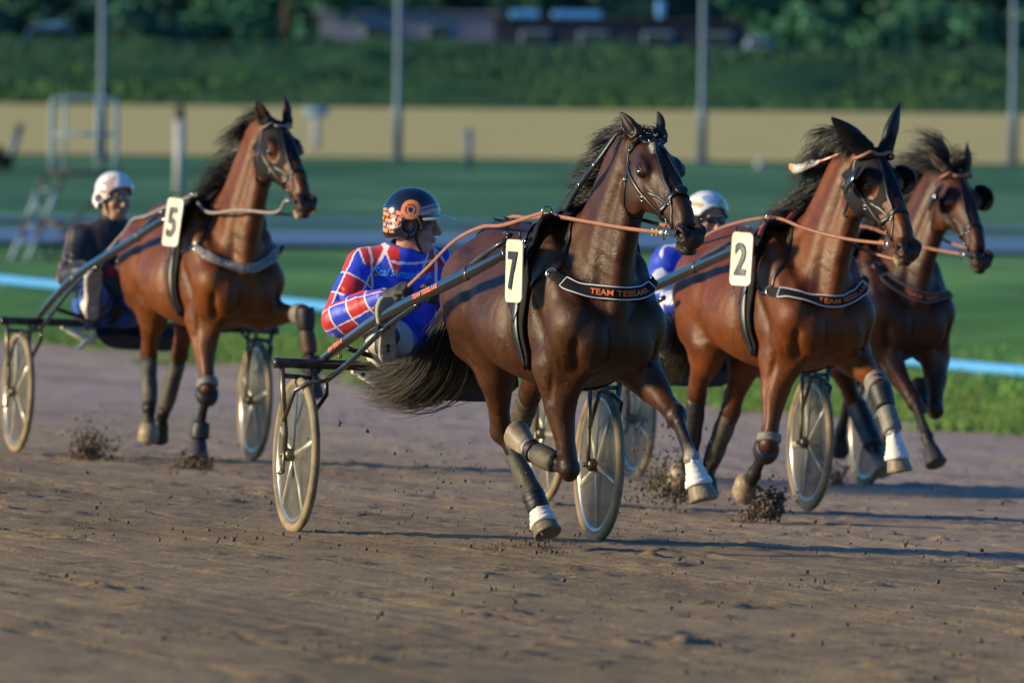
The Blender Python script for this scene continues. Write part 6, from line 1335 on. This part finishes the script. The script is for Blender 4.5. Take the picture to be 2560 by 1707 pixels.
def build_props():
    for i, (x, y, lb) in enumerate([(-10.19, 202.1, 'tall lamp pole behind the stepped stand, leftmost of the four'), (-2.9, 204.3, 'tall grey lamp pole above the middle driver\'s helmet'), (4.73, 206.6, 'tall grey lamp pole between the two middle horse heads'), (12.67, 209.0, 'tall grey lamp pole at the right edge of the picture')]):
        z = float(terr(np.array(x), np.array(y))); root = empty('lamp_pole', (x, y, z)); tag(root, lb, 'pole', 'lamp poles along the far track')
        MB().tube([(0, 0, 0), (0, 0, 1.4), (0, 0, 1.5), (0, 0, 14)], [.11, .11, .078, .06], 14).build('pole', M['pole'], root)
        MB().box((0, 0, .03), (.5, .5, .10), None, .02).build('base_plate', M['pole'], root)
        g = MB(); g.tube([(0, 0, 13.9), (0, -.6, 14.1)], .05, 8); g.box((0, -.9, 14.1), (.35, .7, .16), None, .03); g.build('lamp_head', M['post_d'], root)
    z = lambda x, y: float(terr(np.array(x), np.array(y)))
    root = empty('marker_post', (-6.40, 146.4, z(-6.4, 146.4))); tag(root, 'white marker post with dark top beside the horse wearing number 5', 'post')
    MB().tube([(0, 0, 0), (0, 0, 1.45)], .10, 14).build('post', M['post_w'], root); MB().tube([(0, 0, 1.45), (0, 0, 1.68), (0, 0, 1.74)], [.095, .095, .04], 14).build('cap', M['post_d'], root)
    root = empty('track_sign', (-5.09, 211.9, z(-5.09, 211.9))); tag(root, 'pale T-shaped board on a post in front of the far sand band', 'sign')
    MB().box((0, 0, .45), (.22, .10, .95), None, .02).build('post', M['post_w'], root); MB().box((0, -.01, 1.02), (.66, .14, .24), None, .03).build('board', M['alu'], root)
    root = empty('distance_post', (-1.07, 189.3, z(-1.07, 189.3))); tag(root, 'short grey post left of the middle horse, on the infield grass', 'post')
    MB().tube([(0, 0, 0), (0, 0, .92)], [.09, .085], 12).build('post', M['pole'], root); MB().tube([(0, 0, .92), (0, 0, .97)], [.085, .03], 12).build('cap', M['pole'], root)
    root = empty('ground_marker', (5.94, 196.5, z(5.94, 196.5))); tag(root, 'tiny white marker in the grass behind the bonneted horse', 'marker'); MB().box((0, 0, .10), (.20, .10, .24), None, .03).build('block', M['post_w'], root)
    root = empty('leaning_post', (-11.46, 180.9, z(-11.46, 180.9))); tag(root, 'dark leaning post in a shrub at the left edge of the infield', 'post'); MB().tube([(0, 0, 0), (.30, 0, 1.0)], [.09, .085], 10).build('post', M['pole'], root); MB().tube([(.27, 0, .90), (.31, 0, 1.02)], .10, 10).build('cap', M['post_d'], root)
    tree(-11.65, 180.5, .50, .34, (.008, .035, .022), (.012, .05, .03), 300, 'small dark shrub round the leaning post at the left edge', 'bush', 0., .05, 700, 'bushes on top of the bank')
    # low rail on short feet along the infield
    a, b = A3(-14.0, 98.2, 0), A3(9.0, 34.7, 0); n = 60; root = empty('running_rail', tuple(A3(-2.02, 66.1, z(-2., 66.1)))); tag(root, 'low light blue running rail curving along the infield edge', 'rail'); base = np.array(root.location)
    P = np.array([a+(b-a)*t for t in np.linspace(0, 1, n)]); P[:, 2] = terr(P[:, 0], P[:, 1])+.085+.02*np.sin(np.arange(n)*.5); V, F_ = sweep(P, .05, .055, (0, 0, 1), 10, True, 4.); mesh_obj('rail_board', V, F_, M['rail'], root, off=base)
    for i in range(2, n, 3):
        MB().tube([P[i]-A3(0, 0, .14), P[i]], .02, 6).build('foot', M['rail'], root, off=base)
    # umpire's stand
    root = empty('stepped_stand', (-5.9, 89.8, z(-5.9, 89.8))); tag(root, 'wheeled metal platform with steps and guard rail standing on the infield at left', 'stand'); o = A3(-5.9, 89.8, z(-5.9, 89.8)); f = lambda x, y, zz: A3(x, y, zz)-o
    for dy in (0, .7):
        g = MB(); g.tube(crom([f(-6.24, 89.8+dy, .36), f(-6.24, 89.8+dy, 1.22), f(-6.20, 89.8+dy, 1.33), f(-6.08, 89.8+dy, 1.36), f(-5.55, 89.8+dy, 1.36), f(-5.42, 89.8+dy, 1.33), f(-5.38, 89.8+dy, 1.22), f(-5.38, 89.8+dy, .36)], 4), .022, 8)
        g.tube([f(-6.24, 89.8+dy, .87), f(-5.38, 89.8+dy, .87)], .020, 8); g.build('guard_rail', M['alu'], root)
    g = MB()
    for x in (-6.06, -5.62): g.tube([f(x, 89.8, .36), f(x, 89.8, 1.36)], .024, 8)
    g.build('rail_upright', M['alu'], root)
    MB().box(f(-5.80, 90.15, .34), (.95, .8, .05), None, .01).build('platform', M['alu_dark'], root)
    for x0, x1 in ((-6.77, -6.31), (-6.55, -6.06)):
        a_, b_ = f(x0, 89.8, -.85), f(x1, 89.8, .34); MB().tube([a_, a_*.72+b_*.28], .034, 8).build('leg', M['alu'], root); MB().tube([a_*.72+b_*.28, a_*.5+b_*.5], .03, 8).build('leg', M['alu_dark'], root); MB().tube([a_*.5+b_*.5, a_*.22+b_*.78], .034, 8).build('leg', M['alu'], root); MB().tube([a_*.22+b_*.78, b_], .03, 8).build('leg', M['alu_dark'], root)
    g = MB(); g.tube([f(-5.38, 90.0, .30), f(-6.02, 90.0, -.42), f(-6.15, 90.0, -.60)], .018, 8); g.tube([f(-5.45, 90.4, .30), f(-5.45, 90.4, -.85)], .02, 8); g.tube([f(-6.3, 90.1, -.30), f(-5.75, 90.1, -.60)], .03, 8); g.build('brace', M['alu_dark'], root)
    for x in (-6.24, -5.75): MB().add(*ring(f(x, 90.0, -.73), .09, .03, A3(0, 1, 0), 20, 8)).build('wheel', M['post_d'], root)
    for k in range(4): t = (k+1)/5; MB().box(f(-6.66+.48*t, 90.15, -.85+1.2*t), (.18, .6, .03)).build('step', M['alu'], root)
    # sheds behind the embankment
    shed('shed', (-3.35, 273., 0), (5.6, 4.5, 2.97), 'pale lilac shed with a flat roof behind the embankment', simple('pale_shed_wall', (.22, .21, .28), .7, 0, .12, .8, .1), [(-1.0, .9), (.9, .7)], 1.0)
    shed('stable', (3.2, 265.5, 0), (7.7, 4.5, 2.78), 'long dark stable block with pale roof lights behind the embankment', simple('dark_stable_wall', (.020, .022, .045), .6, 0, .2, .8, .1), [(-2.6, .9), (-.8, .9), (1.2, .9), (3.0, .9)], 1., True)
    car('car', (-14.3, 262.5), 'parked pale car with lit headlights at the left behind the bank', True); car('car', (7.3, 255.5), 'small grey car parked at the right end of the dark stable', False, .55)
def shed(name, c, sz, lb, wall, wins, k, lights=False):
    z0 = .2; root = empty(name, (c[0], c[1], z0)); tag(root, lb, 'building', 'buildings behind the bank'); h = sz[2]-z0
    MB().box((0, 0, h/2), (sz[0], sz[1], h), None, 0).build('wall', wall, root, smooth=False)
    rf = MB().box((0, 0, h+.05), (sz[0]+.3, sz[1]+.3, .09), None, .01).build('roof', wall if not lights else M['post_d'], root, smooth=False)
    for x, w_ in wins:
        wf = MB().box((x, -sz[1]/2-.02, h-.55), (w_, .06, .5), None, .01).build('window', M['alu'], root, smooth=False); MB().box((x, -sz[1]/2-.055, h-.55), (w_-.12, .02, .38)).build('pane', M['glass_dark'], wf, smooth=False)
    if lights:
        for x, w_ in ((-2.9, .9), (-1.3, 1.5), (1.3, .22)): MB().box((x, 0, h+.22+.2*(w_ < .3)), (w_, 1.2, .22+.35*(w_ < .3)), None, .03).build('roof_light', M['rail'], root, smooth=False)
def car(name, p, lb, lamps, sc=1.0):
    x, y = p; z0 = (1.05 if lamps else 1.55); root = empty(name, (x, y, z0)); tag(root, lb, 'car', 'cars parked behind the bank'); s = sc
    S = SDF(); S.tube([(0, -1.5*s, .62*s), (0, 1.7*s, .66*s)], .85*s, .36*s, (1, 0, 0), k=.1, e=4.); S.tube([(0, -.5*s, 1.05*s), (0, 1.1*s, 1.10*s)], .70*s, .42*s, (1, 0, 0), k=.12, e=3.5); V, Fq = S.mesh(.05); mesh_obj('body', relax(V, Fq), Fq, simple('car_paint', (.10, .17, .20) if lamps else (.25, .33, .40), .3, .2, .05, 3., 0, coat=.8), root)
    MB().box((0, -1.12*s, 1.18*s), (1.15*s, .05, .34*s), Rx(.5), .02).build('windscreen', M['glass_dark'], root)
    for sx in (-1, 1):
        for yy in (-1.35, 1.35): MB().add(*ring(A3(sx*.82*s, yy*s, .31*s), .22*s, .09*s, A3(1, 0, 0), 24, 8)).build('wheel', M['post_d'], root)
    if lamps:
        m, n, l, b = new_mat('lit_headlamp'); b.inputs['Emission Color'].default_value = (1, .72, .5, 1); b.inputs['Emission Strength'].default_value = 14.
        V, F_ = ball((-.05*0+.30, -2.05, 1.62), (.10, .05, .10)); 
        for xx in (.10, .62): V, F_ = ball((xx, -1.86*s, .72), (.13, .06, .11)); mesh_obj('headlight', V, F_, m, root)

# ------------------------------------------------------------------ build
build_ground(); build_grass(); build_clods(); build_trees(); build_wood(); build_props()
for n, fn in ((7, horse_7), (2, horse_2), (5, horse_5), (4, horse_4)): fn()
make_sulky(7, 'black sulky with orange lettering on its shafts in the middle of the field', SH7, RD7, phase=(.25, 1.0))
make_sulky(5, 'leftmost sulky, black with sandy wheels, pulled by number 5', SH5, RD5, phase=(.6, .2), text=False)
make_sulky(2, 'sulky behind number 2, mostly hidden between the two middle horses', SH2, RD2, phase=(.0, .7), text=False)
make_sulky(4, 'sulky pulled by the horse at the far right, only its wheels in view', SH2, RD2, phase=(.9, .4), text=False)
make_driver(7, 'driver in a blue and red chequered jacket and black and orange helmet looking right', ALLDRV[7], STY[7])
make_driver(5, 'driver in a black jacket and white helmet with mirrored sunglasses, at the left', ALLDRV[5], STY[5])
make_driver(2, 'driver in a white and blue jacket and pale helmet, half hidden between two horses', ALLDRV[2], STY[2])
build_sprays()
bpy.context.view_layer.update()
